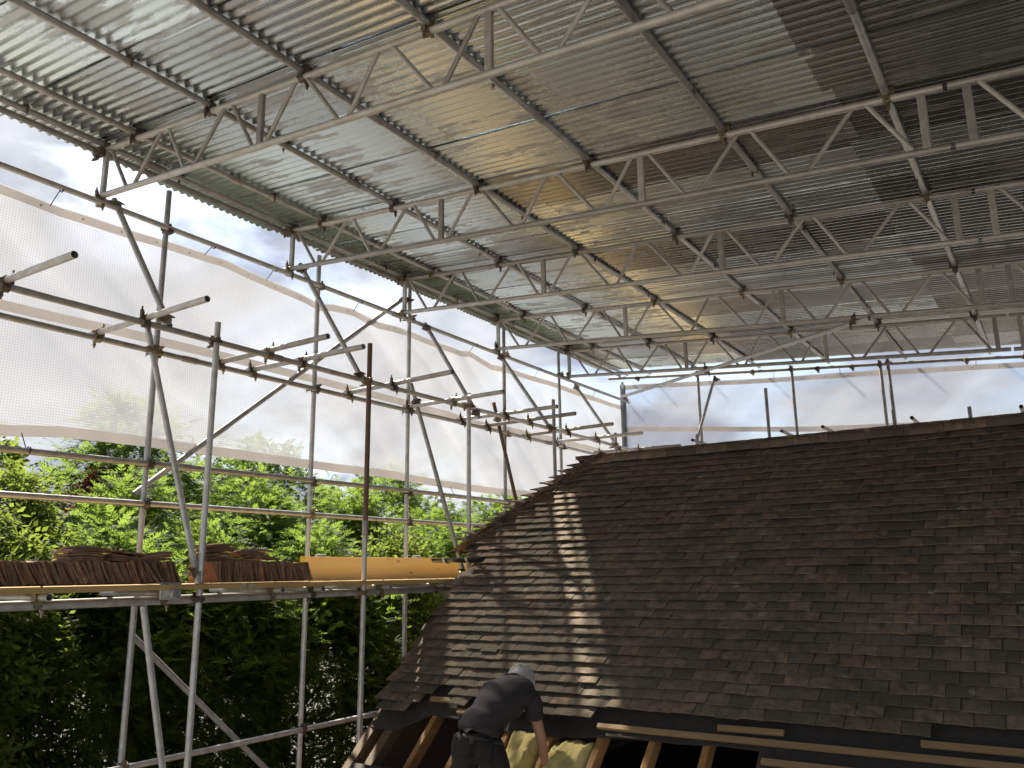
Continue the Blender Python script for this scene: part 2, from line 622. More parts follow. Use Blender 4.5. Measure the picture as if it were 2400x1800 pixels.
# ------------------------------------------------------------------ house
S = 0.9                                   # roof pitch as a gradient
TH = math.atan(S)
UP = Vector((0, math.cos(TH), math.sin(TH)))
NR = Vector((0, -math.sin(TH), math.cos(TH)))
ZO = -6.2623                              # z = S*Y + ZO on the tile plane


def roofp(x, z, n=0.0):
    return Vector((x, (z - ZO) / S, z)) + NR * n


RIDGE_Z, RIDGE_X, XR = 1.27, -4.40, 7.0
RIDGE_Y = (RIDGE_Z - ZO) / S
VERGE = -5.33
EAVE_Z = -1.95
GRD = 0.0681                              # height gained per course
house = thing('house', (0.8, RIDGE_Y, GZ), 'house with dark clay tiled roof, half hip and stripped lower courses', 'house')
# roof deck / underlay below the tiles: solid felt over boards above the stripped strip
FELT_Z = -1.108


def slab(name, pts, thick, mat, parent):
    """pts: list of (x,z) on the roof plane, counter-clockwise seen from outside"""
    top = [roofp(x, z, nn) for x, z, nn in pts]
    bot = [p - NR * thick for p in top]
    k = len(pts)
    fs = [tuple(range(k)), tuple(reversed(range(k, 2 * k)))]
    for i in range(k):
        j = (i + 1) % k
        fs.append((i, i + k, j + k, j))
    return mobj(name, top + bot, fs, mat, parent)


edge = []
nseg = 44
for i in range(nseg + 1):
    x = -5.25 + (XR + 5.25) * i / nseg
    zf = FELT_Z + 0.008 * math.sin(x * 5.1) + 0.006 * math.sin(x * 13)
    if -3.98 < x < -3.15: zf -= 0.045
    if x > -1.88: zf = EAVE_Z
    if x < -4.75: zf = -1.24 + 0.02 * math.sin(x * 20)
    edge.append((x, zf, -0.068 - (0.012 if x < -1.9 else 0)))
roof = slab('roof', edge + [(XR, RIDGE_Z - 0.06, -0.062), (RIDGE_X, RIDGE_Z - 0.06, -0.062), (-5.25, 0.42, -0.062)], 0.02, 'felt', house)

# plain tile meshes: cambered slab, tail at u = 0, running up to u = .265
TW, TL, TT = 0.1638, 0.265, 0.0100


def tile_geo(seed, w=TW):
    r = random.Random(seed)
    na, nu = 4, 2
    cam = r.uniform(0.0015, 0.0045)
    curl = r.uniform(0.000, 0.004)
    skew = r.uniform(-0.003, 0.003)
    vs, fs = [], []
    for lay in (0, 1):
        for j in range(nu + 1):
            u = TL * (0, 0.42, 1.0)[j]
            for i in range(na + 1):
                a = i / na * 2 - 1
                x = a * w / 2
                zz_ = 0.015 - 0.070 * u / TL - cam * a * a - curl * (1 - u / TL) ** 2 + skew * a
                uu = u + (r.uniform(-0.003, 0.003) if j == 0 and lay == 0 else 0)
                vs.append((x, uu, zz_ - (TT if lay else 0)))
    n_ = (na + 1) * (nu + 1)
    for j in range(nu):
        for i in range(na):
            a = j * (na + 1) + i
            fs.append((a, a + 1, a + na + 2, a + na + 1))
    for i in range(na):
        fs.append((i, i + n_, i + 1 + n_, i + 1))
    for j in range(nu):
        a = j * (na + 1); b = (j + 1) * (na + 1)
        fs.append((a, b, b + n_, a + n_))
        a += na; b += na
        fs.append((a, a + n_, b + n_, b))
    return vs, fs


TV = [tile_geo(i) for i in range(8)]
TM = []
for vs_, fs_ in TV:
    me = mesh('roof_tile', vs_, fs_, 'tile')
    smooth_by_angle(me, 30)
    TM.append(me)
ROT0 = Matrix((EX, UP, NR)).transposed()
Z0 = 0.0908
hip = lambda z: RIDGE_X - (RIDGE_Z - z) / 0.90          # hip line on the front slope: x at height z
tiles = []
rt_ = random.Random(5)
for k in range(-17, 30):
    zt = Z0 - GRD * k
    if zt > RIDGE_Z - 0.10 or zt < EAVE_Z - 0.02: continue
    xoff = (k % 2) * 0.0835 + rt_.uniform(-0.012, 0.012)
    x = VERGE + 0.0835 + xoff - 0.167 * 1.5
    wav = rt_.uniform(0, 6)
    while x < XR:
        x += 0.1675 + rt_.uniform(-0.001, 0.0015)
        left = VERGE + 0.05 + 0.035 * math.sin(k * 1.7) if zt < 0.16 else hip(zt) + 0.02
        if x < left: continue
        low = 16
        if x > -0.95: low = 15
        if -3.98 < x < -3.10: low = 17
        if -4.45 < x < -3.98: low = 16
        if x < -4.45: low = 16
        if x < -4.72: low = 17
        if x < -4.95: low = 18
        if k > low: continue
        if k == 17 and (-4.9 < x < -4.70): continue
        if k == 16 and (-4.70 < x < -4.52): continue
        jit = rt_.gauss(0, 0.002)
        ang = rt_.gauss(0, 0.004)
        if x < -4.3 and zt < 0.15 and rt_.random() < 0.16:
            jit -= rt_.uniform(0.0, 0.03); ang += rt_.gauss(0, 0.03)
        sag = 0.010 * math.sin(x * 1.1 + 1) * math.sin(zt * 2.1) + 0.004 * math.sin(x * 5 + wav)
        p = roofp(x, zt) + UP * jit + NR * (sag + rt_.gauss(0, 0.0012))
        rot = ROT0 @ Matrix.Rotation(ang, 3, 'Z') @ Matrix.Rotation(rt_.gauss(0, 0.008), 3, 'X') @ Matrix.Rotation(rt_.gauss(0, 0.008), 3, 'Y')
        tiles.append((p, rot, rt_.randrange(8)))
# one stray tile left hanging by the stripped edge
tiles.append((roofp(-4.42, Z0 - GRD * 17) + UP * 0.01, ROT0 @ Matrix.Rotation(-0.06, 3, 'Z'), 2))


def shown(t):
    x_, y_, d_ = px(t[0])
    if d_ < 0.3 or not (-20 < x_ < 2420 and -20 < y_ < 1815): return 0
    a = Vector(px(t[0] + EX * 0.165)[:2]) - Vector((x_, y_))
    b = Vector(px(t[0] + UP * 0.10)[:2]) - Vector((x_, y_))
    return abs(a.x * b.y - a.y * b.x)


order = sorted(range(len(tiles)), key=lambda i: -shown(tiles[i]))
for i in order[:300]:
    p, rot, v = tiles[i]
    link(bpy.data.objects.new('roof_tile', TM[v]), p, roof, rot.to_quaternion())


def joined(name, insts, parent, mat, kind='stuff'):
    V, F, off = [], [], 0
    for p, rot, (vs_, fs_) in insts:
        A = np.array(vs_) @ np.array(rot).T + np.array(p)
        V.append(A)
        F.extend([tuple(i + off for i in f) for f in fs_])
        off += len(vs_)
    V = np.concatenate(V)
    o = mobj(name, V.tolist(), F, mat, parent, parent and WLOC[parent.name] * 0 or (0, 0, 0))
    smooth_by_angle(o.data, 30)
    if kind: o['kind'] = kind
    return o


joined('roof_tiles_beyond', [(t[0], t[1], TV[t[2]]) for t in (tiles[i] for i in order[300:])], roof, 'tile')

# back slope and half-hip slope, tiled in the same way
back = []
ROTB = Matrix((-EX, Vector((0, -math.cos(TH), math.sin(TH))), Vector((0, math.sin(TH), math.cos(TH))))).transposed()
for k in range(0, 33):
    z = RIDGE_Z - 0.12 - GRD * k
    x = (k % 2) * 0.0835 + RIDGE_X
    left = hip(z) if z > 0.16 else VERGE + 0.05
    x = left + (k % 2) * 0.08
    while x < XR:
        back.append((Vector((x, 2 * RIDGE_Y - (z - ZO) / S, z)), ROTB, TV[(k * 7 + int(x * 13)) % 8])); x += 0.167
joined('back_slope_tiles', back, roof, 'tile')
hipt = []
th2 = math.atan(0.90)
ROTH = Matrix((-EY, Vector((math.cos(th2), 0, math.sin(th2))), Vector((-math.sin(th2), 0, math.cos(th2))))).transposed()
k = 0
z = RIDGE_Z - 0.1
while z > 0.2:
    xh = hip(z)
    half = (RIDGE_Z - z) / S
    y = RIDGE_Y - half + 0.05 + (k % 2) * 0.08
    while y < RIDGE_Y + half - 0.05:
        hipt.append((Vector((xh, y, z)), ROTH, TV[(k * 5 + int(y * 11)) % 8])); y += 0.167
    z -= GRD; k += 1
joined('half_hip_tiles', hipt, roof, 'tile')
# decks under them
bz = EAVE_Z
mobj('back_slope', [(RIDGE_X, RIDGE_Y, RIDGE_Z - .12), (XR, RIDGE_Y, RIDGE_Z - .12), (XR, 2 * RIDGE_Y - (bz - ZO) / S, bz - .08), (-5.25, 2 * RIDGE_Y - (bz - ZO) / S, bz - .08), (-5.25, 2 * RIDGE_Y - (0.3 - ZO) / S, .24)], [(0, 1, 2, 3, 4)], 'felt', house)
mobj('half_hip_slope', [(RIDGE_X, RIDGE_Y, RIDGE_Z - .10), (-5.50, (0.24 - ZO) / S, .20), (-5.50, 2 * RIDGE_Y - (0.24 - ZO) / S, .20)], [(0, 1, 2)], 'felt', house)

# bonnet hip tiles stepping up the hip
HD = (Vector((RIDGE_X, RIDGE_Y, RIDGE_Z)) - Vector((-5.50, (0.28 - ZO) / S, 0.28))).normalized()


def bonnet(p, q, s_):
    vs_, fs_ = [], []
    nn = 6
    for lay in (0, 1):
        for j in (0, 1):
            c = p + HD * (0.27 * j) + Vector((-0.35, -0.35, 0.86)) * (0.115 if j == 0 else -0.006)
            for i in range(nn + 1):
                a = i / nn * 2 - 1
                w = (0.20 if j == 0 else 0.11) * abs(a)
                side = (EX * 0.93 - UP * 0.05) if a > 0 else (EY * 0.95)
                drop = (NR * -0.030 if a > 0 else Vector((0.72, 0, -0.69)) * 0.030) * a * a * (3.0 if j == 0 else .7)
                v_ = c + side * w + drop - HD * (0.035 * (1 - abs(a))) * (1 - j)
                vs_.append(v_ - Vector((-0.35, -0.35, 0.86)) * (0.014 if lay else 0))
    n_ = 2 * (nn + 1)
    for i in range(nn):
        fs_.append((i, i + 1, i + nn + 2, i + nn + 1))
        fs_.append((i + n_, i + nn + 1 + n_, i + nn + 2 + n_, i + 1 + n_))
        fs_.append((i, i + n_, i + 1 + n_, i + 1))
    fs_.append((0, nn + 1, nn + 1 + n_, n_)); fs_.append((nn, nn + n_, 2 * nn + 1 + n_, 2 * nn + 1))
    o = mobj('bonnet_tile', vs_, fs_, 'tile', roof)
    smooth_by_angle(o.data, 30)


hl = (Vector((RIDGE_X, RIDGE_Y, RIDGE_Z)) - Vector((-5.50, (0.28 - ZO) / S, 0.28))).length
t_ = 0.0
while t_ < hl - 0.1:
    bonnet(Vector((-5.50, (0.28 - ZO) / S, 0.28)) + HD * t_ + Vector((0, 0, rt_.uniform(-.006, .006))), None, 1)
    t_ += GRD / HD.z
# ridge tiles: half-round, bedded in mortar
x = RIDGE_X - 0.10
while x < XR:
    L = 0.33
    vs_, fs_ = [], []
    dz = rt_.uniform(-0.006, 0.006)
    for lay in (0, 1):
        for j in range(3):
            for i in range(9):
                an = math.pi * (0.04 + 0.92 * i / 8)
                rr = 0.125 - 0.013 * lay + rt_.uniform(-.002, .002) * (1 - lay)
                vs_.append((x + L * j / 2, RIDGE_Y + rr * math.cos(an), RIDGE_Z - 0.105 + rr * 1.0 * math.sin(an) + dz))
    for lay in (0, 1):
        b0 = lay * 27
        for j in range(2):
            for i in range(8):
                f_ = (b0 + j * 9 + i, b0 + (j + 1) * 9 + i, b0 + (j + 1) * 9 + i + 1, b0 + j * 9 + i + 1)
                fs_.append(f_ if lay == 0 else tuple(reversed(f_)))
    for i in range(8):
        fs_.append((i, i + 1, 27 + i + 1, 27 + i)); fs_.append((18 + i, 45 + i, 45 + i + 1, 18 + i + 1))
    for j in range(2):
        fs_.append((j * 9, 27 + j * 9, 27 + j * 9 + 9, j * 9 + 9)); fs_.append((j * 9 + 8, j * 9 + 17, 27 + j * 9 + 17, 27 + j * 9 + 8))
    o = mobj('ridge_tile', vs_, fs_, 'tile', roof); smooth_by_angle(o.data, 35)
    x += L + 0.004
# mortar fillet under the ridge end
mort = box('ridge_end_mortar', (RIDGE_X - 0.095, RIDGE_Y - 0.09, RIDGE_Z - 0.16), (RIDGE_X - 0.02, RIDGE_Y + 0.09, RIDGE_Z - 0.02), 'brick', roof)

# rafters
for x, m_ in ((-5.26, 'rafter_old'), (-5.06, 'rafter_old'), (-4.67, 'rafter'), (-4.28, 'rafter'), (-3.90, 'rafter'), (-3.51, 'rafter'), (-3.09, 'rafter'), (-2.68, 'rafter'), (-2.28, 'rafter'), (-1.87, 'rafter_old')):
    a = roofp(x, EAVE_Z + 0.1, -0.153); b = roofp(x, -0.7, -0.153)
    beam('rafter', a, b, 0.052 if m_ == 'rafter' else 0.09, 0.10, m_, house, NR, 0.004)
# battens: those laid bare below the last course
for (x0, x1, k, m_) in ((-3.10, 2.2, 17.35, 'batten'), (-4.40, -4.02, 17.3, 'batten'), (-4.74, -4.5, 16.35, 'batten'), (-1.86, 2.2, 18.75, 'batten'), (-1.88, 2.2, 20.1, 'batten'), (-0.93, 2.2, 16.35, 'batten'), (-2.2, -1.75, 16.55, 'batten')):
    z = Z0 - GRD * k
    beam('batten', roofp(x0, z, -0.030), roofp(x1, z + 0.004, -0.030), 0.040, 0.024, m_, house, NR, 0.002)
# felt lap left hanging over the stripped strip, and the loose felt at the lower left
fl_v, fl_f = [], []
nx, nu = 30, 6
for j in range(nu + 1):
    for i in range(nx + 1):
        x = -5.15 + 1.25 * i / nx
        z = -1.47 - 0.42 * j / nu + (0.05 * noise.noise(Vector((x * 2.3, 0, 3))) if j == 0 else 0)
        h = 0.012 + 0.045 * abs(noise.noise(Vector((x * 3.1, j * 0.5, 1.2)))) + 0.015 * noise.noise(Vector((x * 9, j * 1.1, 7)))
        fl_v.append(roofp(x, z, -0.055 + h))
for j in range(nu):
    for i in range(nx):
        a = j * (nx + 1) + i
        fl_f.append((a, a + nx + 1, a + nx + 2, a + 1))
o = mobj('loose_felt', fl_v, fl_f, 'felt', house, smooth=True)
sm = o.modifiers.new('thick', 'SOLIDIFY'); sm.thickness = 0.003
# walls
wz = EAVE_Z - 0.1
fy = (EAVE_Z - ZO) / S + 0.25
by = 2 * RIDGE_Y - fy
gp = [(-5.16, fy, GZ), (-5.16, by, GZ), (-5.16, by, wz), (-5.16, 2 * RIDGE_Y - (0.2 - ZO) / S, 0.08), (-5.16, (0.2 - ZO) / S, 0.08), (-5.16, fy, wz)]
mobj('gable_wall', gp + [(p[0] + 0.1, p[1], p[2]) for p in gp], [(5, 4, 3, 2, 1, 0), (6, 7, 8, 9, 10, 11)] + [(i, (i + 1) % 6, 6 + (i + 1) % 6, 6 + i) for i in range(6)], 'brick', house)
box('front_wall', (-5.06, fy, GZ), (XR, fy + 0.12, wz), 'brick', house, 0)
box('back_wall', (-5.06, by - 0.12, GZ), (XR, by, wz), 'brick', house, 0)
box('end_wall', (XR - 0.1, fy + 0.13, GZ), (XR, by - 0.13, wz), 'brick', house, 0)
box('ceiling', (-5.05, fy + 0.13, wz - 0.15), (XR - 0.11, by - 0.13, wz - 0.10), 'felt', house, 0)  # dark felt colour stands in for the shade inside the loft

# glass wool between the rafters
for n_, (x0, x1, z0, z1, lab) in enumerate(((-3.87, -3.54, -1.75, -1.06, 'yellow glass wool between rafters beside the roofer, nearest him'),
                                    (-3.48, -3.12, -1.78, -1.12, 'yellow glass wool hump right of the roofer between two bare rafters'),
                                    (-3.06, -2.71, -1.84, -1.30, 'low yellow glass wool slipping down between the right hand rafters'),
                                    (-4.64, -4.31, -1.80, -1.40, 'scrap of yellow glass wool left of the roofer behind the felt'))):
    vs_, fs_ = [], []
    nx, nu = 26, 30
    for j in range(nu + 1):
        for i in range(nx + 1):
            a, b = i / nx, j / nu
            ed = min(1, 5 * min(a, 1 - a), 5 * min(b, 1 - b))
            x = x0 + (x1 - x0) * a
            z = z0 + (z1 - z0) * b
            h = -0.19 + 0.14 * ed ** 0.6 + 0.040 * noise.noise(Vector((x * 9, z * 9, n_))) + 0.020 * noise.noise(Vector((x * 24, z * 24, n_))) + 0.010 * noise.noise(Vector((x * 60, z * 60, n_)))
            h -= 0.05 * (1 - b) * 0
            vs_.append(roofp(x, z + 0.03 * noise.noise(Vector((x * 8, 4, n_))), h))
    for j in range(nu):
        for i in range(nx):
            q_ = j * (nx + 1) + i
            fs_.append((q_, q_ + 1, q_ + nx + 2, q_ + nx + 1))
    o = mobj('insulation_batt', vs_, fs_, 'wool', smooth=True)
    sm = o.modifiers.new('thick', 'SOLIDIFY'); sm.thickness = 0.09; sm.offset = -1
    tag(o, lab, 'insulation', 'glass wool in the open roof')

# gutter offcut at the foot of the half hip
gt = thing('gutter_length', (-5.30, 6.95, 0.12), 'short black gutter length with clips lying at the roof corner', 'gutter')
ga, gb = Vector((-5.56, 6.90, 0.150)), Vector((-4.98, 6.92, 0.150))
vs_, fs_ = [], []
for lay in (0, 1):
    for p in (ga, gb):
        for i in range(11):
            an = math.pi + math.pi * i / 10
            rr = 0.062 - 0.004 * lay
            vs_.append(p + Vector((0, math.cos(an) * rr, math.sin(an) * rr * 0.8)))
for i in range(10):
    fs_.append((i, i + 1, 11 + i + 1, 11 + i)); fs_.append((22 + i, 33 + i, 33 + i + 1, 22 + i + 1))
    fs_.append((i, 22 + i, 22 + i + 1, i + 1)); fs_.append((11 + i, 12 + i, 34 + i, 33 + i))
fs_ += [(0, 11, 33, 22), (10, 32, 43, 21)]
mobj('trough', vs_, fs_, 'gutter', gt, smooth=True)
for xx in (-5.42, -5.13):
    vs_, fs_ = [], []
    for p in (Vector((xx, 6.91, 0.150)), Vector((xx + 0.03, 6.91, 0.150))):
        for i in range(11):
            an = math.pi + math.pi * i / 10
            vs_.append(p + Vector((0, math.cos(an) * 0.067, math.sin(an) * 0.067 * 0.8)))
    fs_ = [(i, i + 1, 12 + i, 11 + i) for i in range(10)]
    o = mobj('clip', vs_, fs_, 'galv', gt, smooth=True)
    sm = o.modifiers.new('t', 'SOLIDIFY'); sm.thickness = 0.004; sm.offset = 1

# ------------------------------------------------------------------ temporary roof
SL = -0.0865                              # fall of the temporary roof towards +X
chord = lambda x, y=4.0: 3.437 + SL * (x + 6.2) - 0.008 * (y - 4.0)  # centre of a beam's top chord
TY = [3.362, 5.357, 7.088, 9.038, 10.998]
TDIR = Vector((1, 0, SL)).normalized()
RX1 = 7.4
troof = thing('temporary_roof', (0, 4, 3.0), 'temporary roof of galvanised corrugated sheets on steel tubes', 'temporary roof')
PX = [-6.23, -5.79, -4.85, -3.87, -2.79, -1.70, -0.62, 0.46, 1.54, 2.62, 3.7, 4.8, 5.9, 7.0]
YB, YE = -4.6, 13.15  # roof carried on unseen behind the camera to block light from there
purl = []
for i, x in enumerate(PX):
    zp_ = lambda y: chord(x, y) + 0.0483
    # tubes butt end to end with sleeves
    cuts = [YB] + [c for c in ((3.8 + 1.3 * ((i * 37) % 5) / 5), (9.4 + 1.1 * ((i * 53) % 7) / 7)) if True] + [YE]
    for a, b in zip(cuts[:-1], cuts[1:]):
        purl.append(tube('purlin', (x, a + 0.002, zp_(a)), (x, b - 0.002, zp_(b)), 'galv' if i < 5 else 'galv_dull' if i % 2 else 'galv', troof, bow=0.006))
    for c in cuts[1:-1]:
        if -6.5 < x < 1: sleeve((x, c, zp_(c)), EY, troof)
    if x < 1.2:
        for ty in TY:
            coupler((x, ty, chord(x, ty) + 0.024), TDIR, EY, troof, between=(0, 0, 1))
    if x < 0.6:
        for j in range(10):                # sheet clips under the laps
            yy = 2.72 + 0.675 * j
            if (i + j) % 2 == 0 and yy < 9.5:
                coupler((x, yy, zp_(yy) + 0.012), EX, EY, troof, between=(0, 0, -1)).scale = (0.62, 0.62, 0.62)
# eave tube clipped outside the beam ends
tube('eave_tube', (-6.258, -0.8, 3.464), (-6.258, 12.9, 3.355), 'galv_dull', troof, bow=0.008)
# corrugated sheets
CP = 0.075
cols = [(-6.61, -3.58), (-3.95, -0.88), (-0.97, 2.1), (1.75, 4.8), (4.45, 7.5)]


def sheet_mesh(L, seed):
    r = random.Random(seed)
    nx, per, cor = 6, 8, 9.75
    ny = int(cor * per)
    vs_, fs_ = [], []
    ph = r.uniform(0, 6)
    for j in range(ny + 1):
        y = CP * j / per - 0.03
        for i in range(nx + 1):
            x = L * i / nx
            z = 0.0095 * math.cos(2 * math.pi * (j / per)) + 0.0025 * math.sin(x * 2.1 + ph) + 0.0016 * math.sin(y * 7 + x * 3 + ph)
            if j <= 1: z -= 0.0065 * (2 - j) / 2
            vs_.append((x, y + 0.0012 * math.sin(x * 3 + ph), z))
    for j in range(ny):
        for i in range(nx):
            a = j * (nx + 1) + i
            fs_.append((a, a + nx + 1, a + nx + 2, a + 1))
    return mesh('roof_sheet', vs_, fs_, 'sheet', True)


SROT = Matrix((TDIR, EY, TDIR.cross(EY))).transposed()
sms = {}
rs = random.Random(3)
for ci, (xa, xb) in enumerate(cols):
    for j in range(-11, 15):
        y = 2.72 + 0.675 * j
        if y < YB - 0.2: continue
        v = rs.randrange(5)
        key = (round(xb - xa, 2), v)
        if key not in sms: sms[key] = sheet_mesh(xb - xa, v + 11)
        dx = rs.uniform(-0.025, 0.025)
        z = chord(xa, y) + 0.0483 + TR + 0.0105 - 0.003 * ci + rs.uniform(0, 0.002)
        if ci == 0: z += 0.003
        q = (SROT @ Matrix.Rotation(rs.gauss(0, 0.0025), 3, 'Z') @ Matrix.Rotation(-0.0025, 3, 'X')).to_quaternion()
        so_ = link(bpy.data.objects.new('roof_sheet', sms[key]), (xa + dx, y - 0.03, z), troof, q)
        lit_tone = rs.uniform(*((0.30, 1.0), (0.12, 0.62), (0.05, 0.46), (0.05, 0.5), (0.05, 0.5))[ci])  # random sheet tone, with the light fading to the right painted in by column
        so_.color = (lit_tone, lit_tone, lit_tone, 1)

# lattice beams
LAB = ['nearest alloy lattice beam crossing the top left of the picture', 'second alloy lattice beam from the camera under the roof', 'third alloy lattice beam from the camera, middle of the roof', 'fourth alloy lattice beam from the camera, last but one', 'farthest alloy lattice beam, just in front of the end netting']
DEP = 0.410


def lattice(name, y, x0, mods, label, group):
    z = lambda x, b: chord(x, y) - (DEP if b else 0)
    t = thing(name, (x0, y, chord(x0)), label, 'lattice beam', group)
    x1 = x0 + 1.925 * mods
    jn = 0.07 if x0 > -1 else 0.0
    tube('top_chord', (x0 - 0.03 - jn, y, z(x0 - .03 - jn, 0)), (x1 + 0.125, y, z(x1 + .125, 0)), 'alloy', t)
    tube('bottom_chord', (x0 - 0.10, y, z(x0 - .10, 1)), (x1 + 0.125, y, z(x1 + .125, 1)), 'alloy', t)
    for m in range(mods + 1):
        x = x0 + 1.925 * m
        if 0 < m < mods + 1 or m == 0:
            beam('vertical', (x, y, z(x, 1)), (x, y, z(x, 0)), 0.05, 0.034, 'alloy', t, (0, 1, 0), 0.006)
    for m in range(mods):
        xa = x0 + 1.925 * m
        seq = [(.06, 0, .345, 1), (.435, 1, .765, 0), (.84, 0, 1.09, 1), (1.195, 1, 1.53, 0), (1.60, 0, 1.86, 1)]
        for (a, ba, b, bb) in seq:
            if m % 2:
                ba, bb = 1 - ba, 1 - bb
            tube('diagonal', (xa + a, y, z(xa + a, ba)), (xa + b, y, z(xa + b, bb)), 'alloy', t, r=0.0155, hollow=False, seg=10)
    return t


for i, y in enumerate(TY):
    lattice('lattice_beam', y, -6.2, 3, LAB[i], 'lattice beams under the roof')
LAB2 = ['lattice beam joined on the right end of the nearest beam', 'lattice beam joined on the right end of the second beam', 'lattice beam joined on the right end of the third beam', 'lattice beam joined on the right end of the fourth beam', 'lattice beam joined on the right end of the farthest beam']
for i, y in enumerate(TY):
    lattice('lattice_beam', y, -0.172, 4, LAB2[i], 'lattice beams under the roof')
# plan brace slung under the beams
tb = tube('plan_brace', (-6.16, 12.72, 2.93), (-1.45, 8.92, chord(-1.45, 9) - DEP - 0.05), 'galv', troof, bow=0.01)
coupler((-1.62, 9.038, chord(-1.62, 9) - DEP - 0.024), EX, (4.7, -3.8, 0), troof, between=(0, 0, -1))
coupler((-3.99, 10.998, chord(-3.99, 11) - DEP - 0.024), EX, (4.7, -3.8, 0), troof, between=(0, 0, -1))

# ------------------------------------------------------------------ side scaffold
sc = thing('scaffold', (-5.87, 6.0, GZ), 'tube and coupler scaffold along the left side of the house', 'scaffold')
XO, XI = -6.2, -5.54
OUT = [(3.98, 3.33), (5.77, 3.30), (7.235, 3.36), (9.245, 3.36), (10.75, 3.40), (12.97, 3.25)]
for y, zt in OUT:
    st_ = tube('standard', (XO - 0.05, y, GZ), (XO - 0.05, y, zt), 'galv' if y != 9.245 else 'galv_dull', sc, bow=0.008)
    box('base_plate', (XO - 0.125, y - 0.075, GZ), (XO + 0.025, y + 0.075, GZ + 0.012), 'galv_dull', st_)
INN = [(1.9, 2.3, 'galv'), (4.02, 1.99, 'galv'), (5.775, 2.21, 'rust'), (7.40, 1.99, 'galv'), (9.28, 2.23, 'galv_dull'), (11.08, 2.02, 'galv')]
for y, zt, m_ in INN:
    if m_ == 'rust':
        tube('standard', (XI + 0.05, y, 0.42), (XI + 0.05, y, zt), 'rust', sc, bow=0.004)
        st_ = tube('standard', (XI + 0.05, y - 0.01, GZ), (XI + 0.05, y, 0.415), 'galv', sc, bow=0.004)
        sleeve((XI + 0.05, y, 0.42), EZ, sc)
    else:
        st_ = tube('standard', (XI + 0.05, y, GZ), (XI + 0.05, y, zt), m_, sc, bow=0.008)
    box('base_plate', (XI - 0.025, y - 0.075, GZ), (XI + 0.125, y + 0.075, GZ + 0.012), 'galv_dull', st_)
ZB = 1.842


def run(name, x, z0, y0, y1, cuts, mat, zend=None):
    zend = z0 if zend is None else zend
    ys = [y0] + cuts + [y1]
    zf = lambda y: z0 + (zend - z0) * (y - y0) / (y1 - y0)
    for a, b in zip(ys[:-1], ys[1:]):
        tube(name, (x, a + .002, zf(a)), (x, b - .002, zf(b)), mat if isinstance(mat, str) else mat[ys.index(a) % len(mat)], sc, bow=0.012)
    for c in cuts: sleeve((x, c, zf(c)), EY, sc)


run('top_ledger', XO, 2.985, -0.5, 13.1, [6.95], 'galv', 2.90)
run('ledger', XO, ZB, -0.5, 13.0, [4.28, 10.3], 'galv')
run('ledger', XI, ZB, -0.5, 12.3, [4.66, 10.55], 'galv')
run('guard_rail', XO, 0.905, -0.5, 13.0, [4.30, 10.4], ('galv_dull', 'galv'))
run('guard_rail', XO, 0.575, -0.5, 13.0, [8.6], ('galv', 'galv_dull'))
run('ledger', XI, -0.166, -0.5, 13.0, [6.3], 'galv')
run('ledger', XO, -0.166, -0.5, 13.0, [5.2], 'galv_dull')
run('ledger', XO, -1.40, -0.5, 9.0, [6.7], 'galv')
for y, zt in OUT:
    for z in (2.955, ZB, 0.905, 0.575):
        if z < 2 or True: coupler((XO - 0.025, y, z), EY, EZ, sc, between=(-1, 0, 0))
for y, zt, m_ in INN:
    for z in (ZB, -0.166):
        coupler((XI + 0.025, y, z), EY, EZ, sc, between=(1, 0, 0))
# beam ends clipped to the top ledger and eave tube
for y in TY:
    coupler((XO - 0.02, y, 2.99), EY, EX, sc, between=(0, 0, 1))
    coupler((XO - 0.03, y - 0.05, 3.40), EY, EZ, sc, between=(1, 0, 0))
# transoms resting on both ledgers, cantilevered towards the house
for i, (y0, y1, x0, x1) in enumerate(((2.418, 2.445, -6.30, -4.75), (3.444, 3.42, -6.30, -4.806), (4.603, 4.575, -6.30, -4.814), (4.96, 4.977, -6.30, -4.804), (6.241, 6.144, -6.30, -4.754), (7.198, 7.188, -6.29, -4.869), (8.22, 8.24, -6.29, -4.822), (8.783, 8.754, -6.29, -4.866), (9.766, 9.699, -6.29, -4.835), (10.54, 10.628, -6.29, -4.843), (11.928, 12.10, -6.33, -4.88))):
    z = ZB + 0.0483
    tube('transom', (x0, y0, z), (x1, y1, z), 'galv_dull' if i in (2, 7, 8, 10) else 'galv', sc)
    d = Vector((x1 - x0, y1 - y0, 0))
    for xx in (XO, XI):
        yy = y0 + (y1 - y0) * (xx - x0) / (x1 - x0)
        coupler((xx, yy, ZB + 0.024), EY, d, sc, between=(0, 0, 1))
# platform transoms
for y in (1.9, 2.855, 3.747, 4.745, 5.19, 6.05, 6.87, 7.55, 8.6, 9.6):
    tube('transom', (-6.32, y, -0.117), (-5.41, y + 0.01, -0.117), 'galv', sc)
    coupler((XI, y, -0.142), EY, EX, sc, between=(0, 0, -1))
